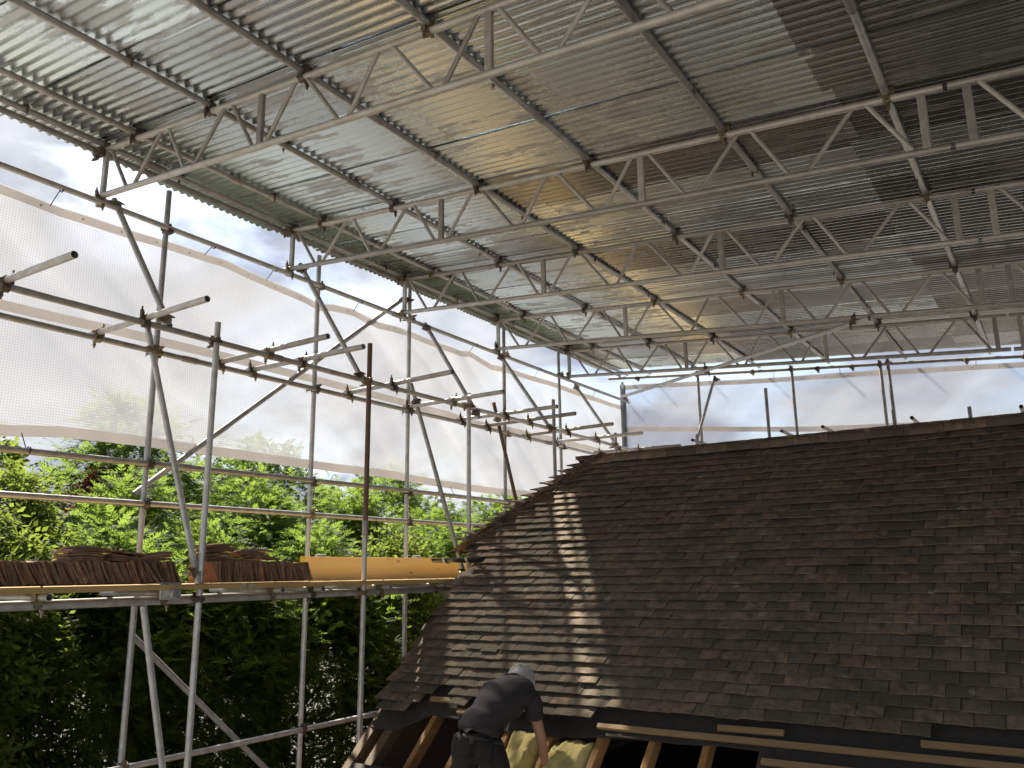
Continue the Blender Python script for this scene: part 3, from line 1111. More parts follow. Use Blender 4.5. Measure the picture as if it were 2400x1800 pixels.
# rakers
for a, b, m_ in (((-6.25, 3.44, 3.06), (-5.53, 3.57, 1.87), 'galv'), ((-6.26, 5.47, 3.13), (-5.52, 5.68, 1.82), 'galv'), ((-6.22, 7.44, 2.97), (-5.50, 7.57, 1.74), 'galv'), ((-6.22, 9.04, 2.93), (-5.52, 9.235, 1.81), 'galv'), ((-6.22, 11.14, 2.88), (-5.50, 11.22, 1.76), 'galv')):
    a, b = Vector(a) + Vector((0, 0.05, 0)), Vector(b) + Vector((0, 0.05, 0))
    tube('raker', a, b, m_, sc)
    coupler(a + (b - a) * 0.06 + Vector((0, -0.03, 0)), EY, b - a, sc, between=(0, -1, 0))
    coupler(a + (b - a) * 0.96 + Vector((0, -0.03, 0)), EY, b - a, sc, between=(0, -1, 0))
for a, b, m_ in (((-6.16, 3.83, 2.03), (-5.47, 4.0, -0.09), 'galv'), ((-6.18, 7.20, 2.16), (-5.47, 7.335, -0.12), 'galv'), ((-6.18, 8.89, 2.20), (-5.47, 8.71, -0.13), 'rust')):
    rk_ = tube('raker', a, b, m_, sc)
    a, b = Vector(a), Vector(b)
    coupler(a + (b - a) * 0.10, EY, b - a, sc, between=(0, -1, 0))
    coupler(b + (a - b) * 0.05, EZ, b - a, sc, between=(0, -1, 0))
    if m_ == 'rust':
        d = (a - b).normalized()
        tube('red_end', a - d * 0.03, a + d * 0.004, 'red', rk_, r=0.0262)
# facade braces in the outer face
tube('brace', (XO - 0.10, 3.93, 0.66), (XO - 0.10, 7.18, 3.22), 'galv', sc, bow=0.01)
coupler((XO - 0.075, 7.20, 3.20), EZ, (0, 3.2, 2.5), sc, between=(-1, 0, 0))
tube('brace', (XO - 0.10, 4.02, -0.45), (XO - 0.10, 6.6, -2.70), 'galv_dull', sc, bow=0.01)
tube('brace', (XI - 0.03, 3.62, -0.20), (XI - 0.03, 4.22, -2.85), 'galv', sc)
for y in (3.98, 5.77, 7.235):
    coupler((XO - 0.025, y, -1.40), EY, EZ, sc, between=(-1, 0, 0))
# ------------------------------------------------------------------ end scaffold
es = thing('scaffold', (-2.5, 12.85, GZ), 'end scaffold of steel tubes standing behind the tiled ridge', 'scaffold')
YF = 12.85
ftop = lambda x: 3.31 - 0.0895 * (x + 6.388)
tube('top_ledger', (-6.45, YF, ftop(-6.45)), (-1.2, YF, ftop(-1.2)), 'galv_dull', es, bow=0.01)
tube('top_ledger', (-1.196, YF, ftop(-1.196)), (6.5, YF, ftop(6.5)), 'galv_dull', es, bow=0.01)
for x in (-4.83, -3.30, -2.02, -0.2, 1.6, 3.4, 5.2):
    tube('standard', (x, YF + 0.05, GZ), (x, YF + 0.05, ftop(x) + 0.06), 'galv_dull', es, bow=0.008)
    coupler((x, YF + 0.025, ftop(x)), EX, EZ, es, between=(0, 1, 0))
for (x0, z0, x1, z1) in ((-4.50, 3.08, -4.90, 1.75), (-1.90, 2.97, -1.86, 1.5)):
    tube('raker', (x0, YF - 0.05, z0), (x1, YF - 0.25, z1), 'galv', es)
    coupler((x0, YF - 0.03, z0 - 0.05), EX, EZ, es, between=(0, 1, 0))
for x, zt in ((-3.54, 2.65), (-1.82, 2.12), (-4.66, 2.06), (-0.9, 2.05)):
    tube('standard', (x, YF - 0.60, GZ), (x, YF - 0.60, zt), 'galv_dull', es)
tube('ledger', (-6.3, YF - 0.0, 1.80), (6.5, YF - 0.0, 1.80), 'galv', es, bow=0.01)
tube('ledger', (-6.3, YF - 0.65, 1.80), (6.5, YF - 0.65, 1.80), 'galv', es, bow=0.01)
for x in (-4.45, -3.15, -2.6, -1.5, -0.3):
    tube('transom', (x, YF + 0.1, 1.86), (x, YF - 1.35, 1.86), 'galv_dull', es)
for x in (-5.9, -3.9, -2.9, -2.4, -0.9, 0.2):
    coupler((x, YF, ftop(x) - 0.02), EX, EZ, es, between=(0, -1, 0))

# ------------------------------------------------------------------ netting
def netting(name, label, loc, top, mid, bot, along, s0, s1, plane, ns, nz, ties):
    """sheet hung between s0 and s1; top/mid/bot are lists of (s, z)"""
    t = thing(name, loc, label, 'netting')

    def ip(tab, s):
        return float(np.interp(s, [a for a, _ in tab], [b for _, b in tab]))

    def P(s, z, off=0.0):
        w = 0.028 * noise.noise(Vector((s * 0.9, z * 0.8, plane))) + 0.012 * noise.noise(Vector((s * 3.5 + z * 2.2, z * 1.3, plane + 5)))
        w += 0.030 * max(0, noise.noise(Vector((s * 1.2 + z * 1.6, 3.3 + z * .2, plane)))) ** 0.5 + 0.020 * max(0, noise.noise(Vector((s * 1.5 - z * 1.9, 7.3 + s * .1, plane)))) ** 0.6
        q = plane + (w + off) * (1 if along == 'Y' else 1)
        return (q, s, z) if along == 'Y' else (s, q, z)
    vs_, fs_, uv = [], [], []
    for j in range(nz + 1):
        for i in range(ns + 1):
            s = s0 + (s1 - s0) * i / ns
            z = ip(bot, s) + (ip(top, s) - ip(bot, s)) * j / nz
            vs_.append(P(s, z)); uv.append((s + 0.02 * noise.noise(Vector((s, z, 0))), z + 0.03 * noise.noise(Vector((s * .8, z, 9)))))
    for j in range(nz):
        for i in range(ns):
            a = j * (ns + 1) + i
            fs_.append((a, a + 1, a + ns + 2, a + ns + 1))
    o = mobj('sheeting', vs_, fs_, 'net' if along == 'Y' else 'net_end', t, (0, 0, 0) if False else loc and Vector((0, 0, 0)), smooth=True)
    ul = o.data.uv_layers.new(name='UVMap')
    for li, lp in enumerate(o.data.loops):
        ul.data[li].uv = uv[lp.vertex_index]
    sgn = 1 if along == 'Y' else -1
    for tab, w0, w1 in ((top, -0.085, -0.012), (mid, -0.04, 0.04), (bot, 0.0, 0.085)):
        if tab is None: continue
        bv, bf = [], []
        for i in range(ns + 1):
            s = s0 + (s1 - s0) * i / ns
            z = ip(tab, s)
            bv.append(P(s, z + w0, sgn * 0.003)); bv.append(P(s, z + w1, sgn * 0.003))
        for i in range(ns):
            bf.append((2 * i, 2 * i + 2, 2 * i + 3, 2 * i + 1))
        mobj('band', bv, bf, 'band', t, smooth=True)
    ev, ef = [], []
    s = s0 + 0.15
    while s < s1:
        c = Vector(P(s, ip(top, s) - 0.05, sgn * 0.006)); o_ = len(ev)
        for i in range(8):
            an = 2 * math.pi * i / 8
            ev.append(c + (Vector((0, math.cos(an), math.sin(an))) if along == 'Y' else Vector((math.cos(an), 0, math.sin(an)))) * 0.009)
        ef.append(tuple(range(o_, o_ + 8)))
        s += 0.33
    tag(mobj('eyelets', ev, ef, 'alloy', t), kind='stuff')
    for s, z0, z1, px_ in ties:
        a = Vector(P(s, z0, sgn * 0.01)); 
        b = Vector((px_ - 0.03, s + 0.02, z1)) if along == 'Y' else Vector((s + 0.02, px_, z1))
        ti_ = tube('tie', a, b, 'tie', t, r=0.004, hollow=False, seg=5)
        if along == 'Y':
            vs2, fs2 = [], []
            for i in range(10):
                an = 2 * math.pi * i / 10
                for w in (-0.006, 0.006):
                    vs2.append(Vector((px_, s + 0.02 + w, z1)) + Vector((math.cos(an), 0, math.sin(an))) * 0.028)
            for i in range(10):
                j = (i + 1) % 10
                fs2.append((2 * i, 2 * j, 2 * j + 1, 2 * i + 1))
            mobj('tie_loop', vs2, fs2, 'tie', ti_)
    return t


top = [(-0.5, 2.88), (2.62, 2.88), (3.14, 2.87), (3.7, 2.88), (3.98, 2.90), (4.62, 2.92), (5.14, 2.88), (5.63, 2.84), (5.84, 2.80), (6.05, 2.85), (6.36, 2.875), (6.73, 2.82), (7.26, 2.86), (7.66, 2.84), (8.29, 2.82), (8.52, 2.87), (9.04, 2.79), (9.46, 2.82), (10.77, 2.83), (13.06, 2.84)]
mid = [(-0.5, 1.95), (2.73, 1.96), (4.5, 1.985), (6.8, 1.96), (8.5, 1.91), (10.7, 1.94), (13.1, 1.93)]
bot = [(-0.5, 1.0), (2.84, 0.995), (3.3, 1.045), (3.99, 1.055), (5.1, 1.045), (6.86, 1.05), (8.0, 1.02), (9.3, 1.01), (9.9, 1.035), (13.0, 1.02)]
ztop = lambda y: 2.985 - 0.085 * (y + .5) / 13.6
ties = [(y, float(np.interp(y, [a for a, _ in top], [b for _, b in top])) - 0.03, ztop(y), XO) for y in (3.02, 4.42, 5.14, 6.34, 8.50, 10.1, 11.9)]
ties += [(y, 1.04, 0.905, XO) for y in (3.0, 3.99, 5.75, 7.18, 8.11, 9.2)]
netting('netting', 'long white reinforced sheeting hung along the left scaffold', (-6.28, 6.3, 1.0), top, mid, bot, 'Y', -0.5, 13.02, -6.315, 270, 56, ties)
etop = [(-6.25, 3.20), (-5.86, 3.17), (-3.76, 2.98), (-1.98, 2.855), (-0.22, 2.72), (6.4, 2.12)]
emid = [(-6.25, 2.40), (-5.9, 2.375), (-3.04, 2.075), (-0.33, 1.905), (6.4, 1.4)]
ebot = [(-6.25, 1.1), (6.4, 0.3)]
ties = [(x, float(np.interp(x, [a for a, _ in etop], [b for _, b in etop])) - 0.02, ftop(x), YF) for x in (-5.4, -3.6, -2.6, -0.8)]
netting('netting', 'white reinforced sheeting closing the far end behind the ridge', (0, YF + 0.12, 1.0), etop, emid, ebot, 'X', -6.28, 6.4, YF + 0.13, 200, 34, ties)
# sheeting wrapped round the corner standard
wp = thing('netting', (XO - 0.05, 12.97, 1.6), 'white sheeting wrapped tightly round the corner post', 'netting')
vs_, fs_ = [], []
for j in range(13):
    z = 1.3 + 1.9 * j / 12
    for i in range(14):
        an = 2 * math.pi * i / 14
        rr = 0.050 + 0.014 * noise.noise(Vector((math.cos(an) * 1.5, math.sin(an) * 1.5, z * 2.5)))
        vs_.append((XO - 0.05 + rr * math.cos(an), 12.97 + rr * math.sin(an), z))
for j in range(12):
    for i in range(14):
        k_ = (i + 1) % 14
        fs_.append((j * 14 + i, j * 14 + k_, (j + 1) * 14 + k_, (j + 1) * 14 + i))
mobj('wrap', vs_, fs_, 'net', wp, smooth=True)

# ------------------------------------------------------------------ boards
PZ = -0.055                              # top of the platform


def board(name, x0, x1, y0, y1, z1, th, label, mat='board', cat='board', ends=True, group='platform boards'):
    t = thing(name, ((x0 + x1) / 2, (y0 + y1) / 2, z1 - th), label, cat, group)
    pk_ = box('plank', (x0, y0, z1 - th), (x1, y1, z1), mat, t, 0.003)
    if ends:
        for y in (y0 + 0.035, y1 - 0.035):
            bx0, bx1 = x0 - 0.0015, x1 + 0.0015
            box('end_band', (bx0, y - 0.02, z1 - th - 0.0015), (bx1, y + 0.02, z1 + 0.0015), 'galv', pk_, 0)
    return t


board('scaffold_board', -5.615, -5.425, 0.3, 4.405, PZ, 0.038, 'inner platform board under the left run of stacked tiles')
board('scaffold_board', -5.615, -5.425, 4.415, 12.9, PZ - .003, 0.038, 'inner platform board running right from the middle post to the roof')
board('scaffold_board', -5.90, -5.672, 0.3, 4.19, PZ - .002, 0.038, 'middle platform board under the left run of stacked tiles')
board('scaffold_board', -5.90, -5.672, 4.2, 12.9, PZ, 0.038, 'middle platform board leading right towards the roof corner')
board('scaffold_board', -6.145, -5.908, 0.3, 4.6, PZ, 0.038, 'outer platform board at the left, against the hedge')
board('scaffold_board', -6.145, -5.908, 4.61, 12.9, PZ - .002, 0.038, 'outer platform board alongside the orange toe board')
tb = thing('toe_board', (-6.155, 7.5, PZ), 'bright orange pine toe board standing on edge behind the platform', 'toe board')
tpk = box('plank', (-6.178, 5.63, PZ + 0.003), (-6.147, 12.9, PZ + 0.228), 'toe', tb, 0.003)
box('painted_end', (-6.180, 5.622, PZ + 0.002), (-6.145, 5.645, PZ + 0.230), 'yellow', tpk, 0)
for y in (5.86, 7.31, 9.0):
    vs_, fs_ = tube_geo((-6.165, y - 0.05, PZ + 0.232), (-6.165, y + 0.07, PZ + 0.232), 0.022, 10, False)
    o = mobj('clip', vs_, fs_, 'galv', tb); smooth_by_angle(o.data)
bc = thing('board_clip', (-5.44, 3.74, -0.10), 'grey steel board clip hooked over the platform edge', 'clip')
box('plate', (-5.452, 3.66, -0.16), (-5.44, 3.83, -0.04), 'galv', bc, 0.003)
box('hook', (-5.56, 3.67, -0.05), (-5.44, 3.82, -0.0385), 'galv', bc, 0.003)
tube('spigot', (-5.45, 3.757, -0.118), (-5.385, 3.757, -0.118), 'galv', bc, r=0.034)
# board the roofer stands on, at the eaves
board('scaffold_board', -6.0, 2.0, 4.55, 4.775, -2.13, 0.038, 'outer board of the eaves platform in front of the roofer', ends=False)
board('scaffold_board', -6.0, 2.0, 4.785, 5.01, -2.131, 0.038, 'inner board of the eaves platform under the roofer', ends=False)
for x in (-5.2, -3.2, -1.0, 1.2):
    tube('transom', (x, 4.3, -2.195), (x, 5.02, -2.195), 'galv', sc)

# ------------------------------------------------------------------ stacked tiles on the platform
def ltile(seed):
    r = random.Random(seed)
    na, nu = 3, 4
    vs_, fs_ = [], []
    cam = r.uniform(0.002, 0.006); bend = r.uniform(0.004, 0.011)
    W2 = 0.165 * r.uniform(0.97, 1.0)
    for lay in (0, 1):
        for j in range(nu + 1):
            u = j / nu * 2 - 1
            for i in range(na + 1):
                a = i / na * 2 - 1
                z = -cam * a * a - bend * u * u
                vs_.append((u * 0.1325 + r.uniform(-.002, .002), a * W2 / 2 + r.uniform(-.002, .002), z - (0.0135 if lay else 0)))
    n_ = (na + 1) * (nu + 1)
    for j in range(nu):
        for i in range(na):
            a = j * (na + 1) + i
            fs_.append((a, a + na + 1, a + na + 2, a + 1)); fs_.append((a + n_, a + 1 + n_, a + na + 2 + n_, a + na + 1 + n_))
    for i in range(na):
        fs_.append((i, i + 1, i + 1 + n_, i + n_)); b = nu * (na + 1) + i; fs_.append((b, b + n_, b + 1 + n_, b + 1))
    for j in range(nu):
        a = j * (na + 1); fs_.append((a, a + n_, a + na + 1 + n_, a + na + 1)); a += na; fs_.append((a, a + na + 1, a + na + 1 + n_, a + n_))
    me = mesh('loose_tile', vs_, fs_, 'tile_stack')
    smooth_by_angle(me, 35)
    return me


LT = [ltile(i) for i in range(7)]
rl = random.Random(9)


def loose(p, rot, label, group, me=None):
    o = bpy.data.objects.new('loose_tile', me or rl.choice(LT))
    link(o, p, None, rot.to_quaternion())
    tag(o, label, 'roof tile', group)
    return o


def edge_run(y0, y1, lean0, lean1, label, group, first=None):
    y = y0
    k = 0
    while y < y1:
        f = (y - y0) / (y1 - y0)
        lean = lean0 + (lean1 - lean0) * f + rl.gauss(0, 0.055)
        # stand on long edge: local x -> X, local y -> up, leaning along Y
        lean += 0.10 * math.sin(y * 23) + 0.06 * math.sin(y * 61)
        rot = Matrix.Rotation(rl.gauss(0, 0.05), 3, 'Z') @ Matrix.Rotation(math.pi / 2 + lean, 3, 'X')
        h = 0.0825 * math.cos(lean) + abs(math.sin(lean)) * 0.006
        p = (-5.645 + rl.gauss(0, 0.014), y, PZ + h + 0.003)
        loose(p, rot, label, group)
        y += (0.0165 + rl.uniform(0, 0.003)) / max(0.6, math.cos(lean))
        k += 1


edge_run(2.25, 3.82, 0.42, 0.50, 'old clay tile stood on edge in the left row on the platform', 'tiles on edge, left row')
edge_run(4.16, 5.12, 0.10, 0.50, 'old clay tile stood on edge in the row right of the middle post', 'tiles on edge, right row')
me_or = LT[0].copy(); me_or.materials.clear(); me_or.materials.append(M['tile_orange'])
loose((-5.60, 4.125, PZ + 0.085), Matrix.Rotation(0.35, 3, 'Z') @ Matrix.Rotation(math.pi / 2 + 0.03, 3, 'X'), 'clean orange clay tile facing the camera beside the middle post', None, me_or)


ORD = ['topmost', 'second from top', 'third from top', 'fourth from top', 'fifth from top', 'sixth from top', 'seventh from top', 'bottom']


def pile(y, n, z0, yawr, tilt, label, group, dx=0.0, slip=0.01):
    z = z0
    for i in range(n):
        rot = Matrix.Rotation(math.pi / 2 + yawr + rl.gauss(0, 0.09), 3, 'Z') @ Matrix.Rotation(rl.gauss(0, 0.02), 3, 'X') @ Matrix.Rotation(tilt + rl.gauss(0, 0.015), 3, 'Y')
        loose((-5.645 + dx + rl.gauss(0, 0.012), y + rl.gauss(0, slip), z + 0.018), rot, label + ', ' + ('bottom one' if i == 0 else ORD[n - 1 - i]), group)
        z += 0.0165


TS = PZ + 0.152
pile(3.16, 7, TS, 0.1, 0.03, 'old clay tile lying flat in the small pile at the left', 'flat tiles, left pile', slip=0.03)
pile(3.50, 5, TS + 0.002, 0.3, 0.16, 'old clay tile tilted over the left row next to the small pile', 'tilted tiles on left row', slip=0.035)
pile(3.68, 4, TS + 0.01, -0.35, -0.14, 'old clay tile tilted over the left row beside the post', 'tilted tiles beside the post', slip=0.03)
pile(4.24, 8, PZ + 0.175, 0.1, -0.04, 'old clay tile lying flat in the tall pile right of the post', 'flat tiles, tall pile', slip=0.012)
pile(4.60, 7, TS + 0.004, -0.1, 0.03, 'old clay tile lying flat in the pile at the right end', 'flat tiles, right pile', slip=0.03)

# ------------------------------------------------------------------ the roofer
def skin(name, joints, edges, mat, parent, loc, sub=2, root=0):
    me = bpy.data.meshes.new(name)
    me.from_pydata([Vector(p) - Vector(loc) for p, r in joints], edges, [])
    o = bpy.data.objects.new(name, me)
    COL.objects.link(o)
    m = o.modifiers.new('skin', 'SKIN'); m.use_smooth_shade = True
    for i, (p, r) in enumerate(joints):
        sv = me.skin_vertices[0].data[i]
        sv.radius = r if isinstance(r, tuple) else (r, r)
        sv.use_root = (i == root)
    s_ = o.modifiers.new('sub', 'SUBSURF'); s_.levels = sub; s_.render_levels = sub
    dg = bpy.context.evaluated_depsgraph_get()
    dg.update()
    nm = bpy.data.meshes.new_from_object(o.evaluated_get(dg))
    nm.name = name
    bpy.data.objects.remove(o)
    nm.materials.clear(); nm.materials.append(M[mat])
    nm.polygons.foreach_set('use_smooth', [True] * len(nm.polygons))
    return link(bpy.data.objects.new(name, nm), loc, parent)


def pp(x, y, d):
    return ray(x, y) * d


HIP = pp(1118, 1736, 5.80)
FEET_Z = -2.128
person = thing('person', (HIP.x, HIP.y, FEET_Z), 'grey haired person in dark shirt and black work trousers bending over the open roof', 'person')
PL = Vector((HIP.x, HIP.y, FEET_Z))
hip = HIP
waist = pp(1124, 1700, 5.83)
chest = pp(1168, 1650, 5.97)
shl = pp(1196, 1615, 6.10)
neck = pp(1212, 1600, 6.20)
head0 = pp(1217, 1597, 6.26)
head1 = pp(1226, 1603, 6.42)
sR, eR, wR, hR = pp(1243, 1636, 6.06), pp(1266, 1718, 5.98), pp(1278, 1792, 6.02), pp(1280, 1815, 6.04)
sL, eL, wL, hL = pp(1158, 1622, 6.20), pp(1122, 1705, 6.36), pp(1128, 1785, 6.42), pp(1130, 1808, 6.43)
kR, aR = Vector((hip.x + 0.16, hip.y + 0.10, hip.z - 0.42)), Vector((hip.x + 0.17, hip.y - 0.05, FEET_Z + 0.09))
kL, aL = Vector((hip.x - 0.14, hip.y + 0.06, hip.z - 0.42)), Vector((hip.x - 0.15, hip.y - 0.10, FEET_Z + 0.09))
hipR, hipL = hip + Vector((0.09, 0.05, -0.03)), hip + Vector((-0.095, -0.02, -0.03))
# body (skin): head, neck, trunk, arms with fingers
J = [(hip, 0.06), (waist, 0.06), (chest, 0.10), (shl, 0.08), (neck, 0.062), (head0, 0.085), (head1, 0.088),
     (sR, 0.052), (eR, 0.041), (wR, 0.028), (sL, 0.052), (eL, 0.041), (wL, 0.028),
     (hipR, 0.06), (kR, 0.045), (aR, 0.032), (hipL, 0.06), (kL, 0.045), (aL, 0.032),
     (eR + (wR - eR) * 0.35, 0.043), (hR, (0.036, 0.017)), (hL, (0.036, 0.017))]
Ed = [(0, 1), (1, 2), (2, 3), (3, 4), (4, 5), (5, 6), (3, 7), (7, 8), (8, 19), (19, 9), (9, 20), (3, 10), (10, 11), (11, 12), (12, 21), (0, 13), (13, 14), (14, 15), (0, 16), (16, 17), (17, 18)]
for (h_, w_) in ((20, 9), (21, 12)):
    hp, wp_ = J[h_][0], J[w_][0]
    d = (hp - wp_).normalized()
    s_ = d.cross(Vector((0.2, -1, 0.1))).normalized()
    for f_, (off, ln) in enumerate(((-0.030, 0.066), (-0.010, 0.078), (0.011, 0.074), (0.031, 0.058))):
        a = hp + s_ * off + d * 0.025
        b = a + d * ln * 0.55 + Vector((0, -0.006, 0))
        c = b + (d * 0.6 + Vector((0, 0.6, -0.2))).normalized() * ln * 0.45
        i0 = len(J)
        J += [(a, 0.0095), (b, 0.0088), (c, 0.0075)]
        Ed += [(h_, i0), (i0, i0 + 1), (i0 + 1, i0 + 2)]
    a = wp_ + (hp - wp_) * 0.5 - s_ * 0.035
    b = a + (d * 0.7 - s_ * 0.7).normalized() * 0.035
    c = b + d * 0.03
    i0 = len(J)
    J += [(a, 0.011), (b, 0.010), (c, 0.0085)]
    Ed += [(h_, i0), (i0, i0 + 1), (i0 + 1, i0 + 2)]
body = skin('body', J, Ed, 'skin', person, PL)
# shirt
kk = 0.030
shoulderR = sR + (eR - sR) * 0.02
cuffR = sR + (eR - sR) * 0.72
cuffL = sL + (eL - sL) * 0.72
J = [(waist + (hip - waist) * 0.68, (0.190, 0.180)), (waist + (hip - waist) * 0.2, (0.182, 0.168)), (waist + (chest - waist) * 0.25, (0.172, 0.145)), (chest, (0.190, 0.155)), (shl + (chest - shl) * 0.15, (0.150, 0.120)), (neck, 0.078),
     (shoulderR, 0.086), (cuffR, 0.070), (sL, 0.086), (cuffL, 0.070)]
Ed = [(0, 1), (1, 2), (2, 3), (3, 4), (4, 5), (4, 6), (6, 7), (4, 8), (8, 9)]
shirt = skin('shirt', J, Ed, 'shirt', person, PL, 3)
dm = shirt.data
for v in dm.vertices:                     # cloth folds
    p = Vector(v.co)
    f = noise.noise(Vector((p.x * 7 + p.z * 12, p.y * 6, p.z * 16))) * 0.022 + noise.noise(p * 26) * 0.003
    v.co = p + v.normal * f
# trousers
J = [(hip + (waist - hip) * 0.95, (0.160, 0.145)), (hip + (waist - hip) * 0.5, (0.172, 0.155)), (hip, (0.185, 0.150)), (hipR, 0.125), (kR, 0.080), (aR + Vector((0, 0, 0.02)), 0.068), (hipL, 0.125), (kL, 0.080), (aL + Vector((0, 0, 0.02)), 0.068)]
Ed = [(0, 1), (1, 2), (2, 3), (3, 4), (4, 5), (2, 6), (6, 7), (7, 8)]
tr = skin('trousers', J, Ed, 'trousers', person, PL)
for v in tr.data.vertices:
    p = Vector(v.co)
    v.co = p + v.normal * (noise.noise(Vector((p.x * 9, p.y * 8, p.z * 13))) * 0.008)
# belt and back pockets, laid on the cloth
from mathutils.bvhtree import BVHTree
bvh = BVHTree.FromPolygons([v.co + PL for v in tr.data.vertices], [tuple(p.vertices) for p in tr.data.polygons])
ax = (waist - hip).normalized()
side_d = Vector((rt.x, rt.y, 0)).normalized()
side_d = (side_d - ax * side_d.dot(ax)).normalized()
back_d = side_d.cross(ax).normalized()
if back_d.dot(fw) > 0: back_d = -back_d


def onto(c, d, off):
    h_ = bvh.ray_cast(c + d * 0.6, -d)
    return (h_[0] if h_[0] is not None else c + d * 0.16) + d * off


vs_, fs_ = [], []
for j in range(2):
    for i in range(36):
        an = 2 * math.pi * i / 36
        d = side_d * math.cos(an) + back_d * math.sin(an)
        vs_.append(onto(hip + (waist - hip) * 0.22 + ax * (0.036 * j - 0.018), d, 0.006))
for i in range(36):
    k_ = (i + 1) % 36
    fs_.append((i, k_, 36 + k_, 36 + i))
o = mobj('belt', vs_, fs_, 'belt', person, smooth=True)
sm = o.modifiers.new('t', 'SOLIDIFY'); sm.thickness = 0.005; sm.offset = 0
for sx, dz_, w2, h2 in ((-0.075, -0.07, 0.055, 0.065), (0.065, -0.07, 0.055, 0.065), (-0.03, 0.0, 0.016, 0.035), (0.10, 0.0, 0.009, 0.034), (-0.12, 0.0, 0.009, 0.034)):
    vs_, fs_ = [], []
    for j in range(5):
        for i in range(5):
            a, b = i / 4 * 2 - 1, j / 4 * 2 - 1
            vs_.append(onto(hip + (waist - hip) * 0.22 + side_d * (sx + a * w2) + ax * (dz_ + b * h2), back_d, 0.010))
    for j in range(4):
        for i in range(4):
            q_ = j * 5 + i
            fs_.append((q_, q_ + 1, q_ + 6, q_ + 5))
    o = mobj('pocket' if w2 > 0.05 else 'belt_loop', vs_, fs_, 'trousers' if w2 > 0.05 else 'belt', tr, smooth=True)
    sm = o.modifiers.new('t', 'SOLIDIFY'); sm.thickness = 0.006; sm.offset = 0
# boots
for a in (aR, aL):
    J = [(a + Vector((0, 0, 0.07)), 0.055), (a + Vector((0, -0.02, -0.035)), 0.050), (a + Vector((0.0, 0.10, -0.05)), (0.048, 0.036)), (a + Vector((0.0, 0.17, -0.058)), (0.042, 0.028))]
    skin('boot', J, [(0, 1), (1, 2), (2, 3)], 'boot', person, PL)
# hair: shell round the skull with strand tufts
vs_, fs_ = [], []
hc = (head0 + head1) / 2 + Vector((0, 0, 0.012))
hd = (head1 - head0).normalized()
hu = Vector((0, 0, 1)) - hd * hd.z
hu.normalize()
hs = hd.cross(hu).normalized()
na, nb = 30, 18
for j in range(nb + 1):
    ph = math.pi * (0.0 + 0.62 * j / nb)
    for i in range(na):
        an = 2 * math.pi * i / na
        # pole at the crown, looking up and back
        dvec = (hu * 0.75 - hd * 0.65).normalized()
        e1 = hs; e2 = dvec.cross(e1).normalized()
        dd = dvec * math.cos(ph) + (e1 * math.cos(an) + e2 * math.sin(an)) * math.sin(ph)
        rr = 0.120 * (1 + 0.035 * noise.noise(dd * 18) + 0.03 * noise.noise(Vector((an * 9, ph * 1.5, 2))))
        el = Vector(hs * dd.dot(hs) * 0.86 + hd * dd.dot(hd) * 1.22 + hu * dd.dot(hu) * 1.02)
        vs_.append(hc + el * rr)
for j in range(nb):
    for i in range(na):
        k_ = (i + 1) % na
        fs_.append((j * na + i, j * na + k_, (j + 1) * na + k_, (j + 1) * na + i))
hair = mobj('hair', vs_, fs_, 'hair', person, smooth=True)
sm = hair.modifiers.new('t', 'SOLIDIFY'); sm.thickness = 0.006; sm.offset = -1
for s_ in (-1, 1):
    J = [(hc + hs * s_ * 0.080 - hu * 0.01, (0.012, 0.02)), (hc + hs * s_ * 0.096 - hu * 0.012, (0.009, 0.026)), (hc + hs * s_ * 0.098 - hu * 0.04, (0.007, 0.012))]
    skin('ear', J, [(0, 1), (1, 2)], 'skin', body, PL, 1)
# face: nose, eyes, mouth, turned down to the work
fc = head1 + hd * 0.075
J = [(fc + hu * 0.02 - hd * 0.01, 0.010), (fc - hu * 0.015 + hd * 0.016, 0.014), (fc - hu * 0.022 + hd * 0.004, 0.012)]
skin('nose', J, [(0, 1), (1, 2)], 'skin', body, PL, 1)

# ------------------------------------------------------------------ trees beyond the scaffold
def leaf_quads(P, A, B, width_pinch=True):
    """arrays of leaf base points, long axes and half width vectors -> two-triangle kites"""
    n_ = len(P)
    V = np.empty((n_, 4, 3))
    V[:, 0] = P
    V[:, 1] = P + A * 0.45 + B
    V[:, 2] = P + A
    V[:, 3] = P + A * 0.45 - B
    return V.reshape(-1, 3)


def quads_obj(name, V, mat, parent):
    n_ = len(V) // 4
    me = bpy.data.meshes.new(name)
    me.vertices.add(len(V)); me.loops.add(len(V)); me.polygons.add(n_)
    me.vertices.foreach_set('co', V.astype(np.float32).ravel())
    me.loops.foreach_set('vertex_index', np.arange(len(V), dtype=np.int32))
    me.polygons.foreach_set('loop_start', np.arange(0, len(V), 4, dtype=np.int32))
    me.update(calc_edges=True)
    me.materials.append(M[mat])
    return link(bpy.data.objects.new(name, me), WLOC[parent.name] * 0, parent)


def unit(a):
    return a / np.maximum(1e-9, np.linalg.norm(a, axis=-1, keepdims=True))


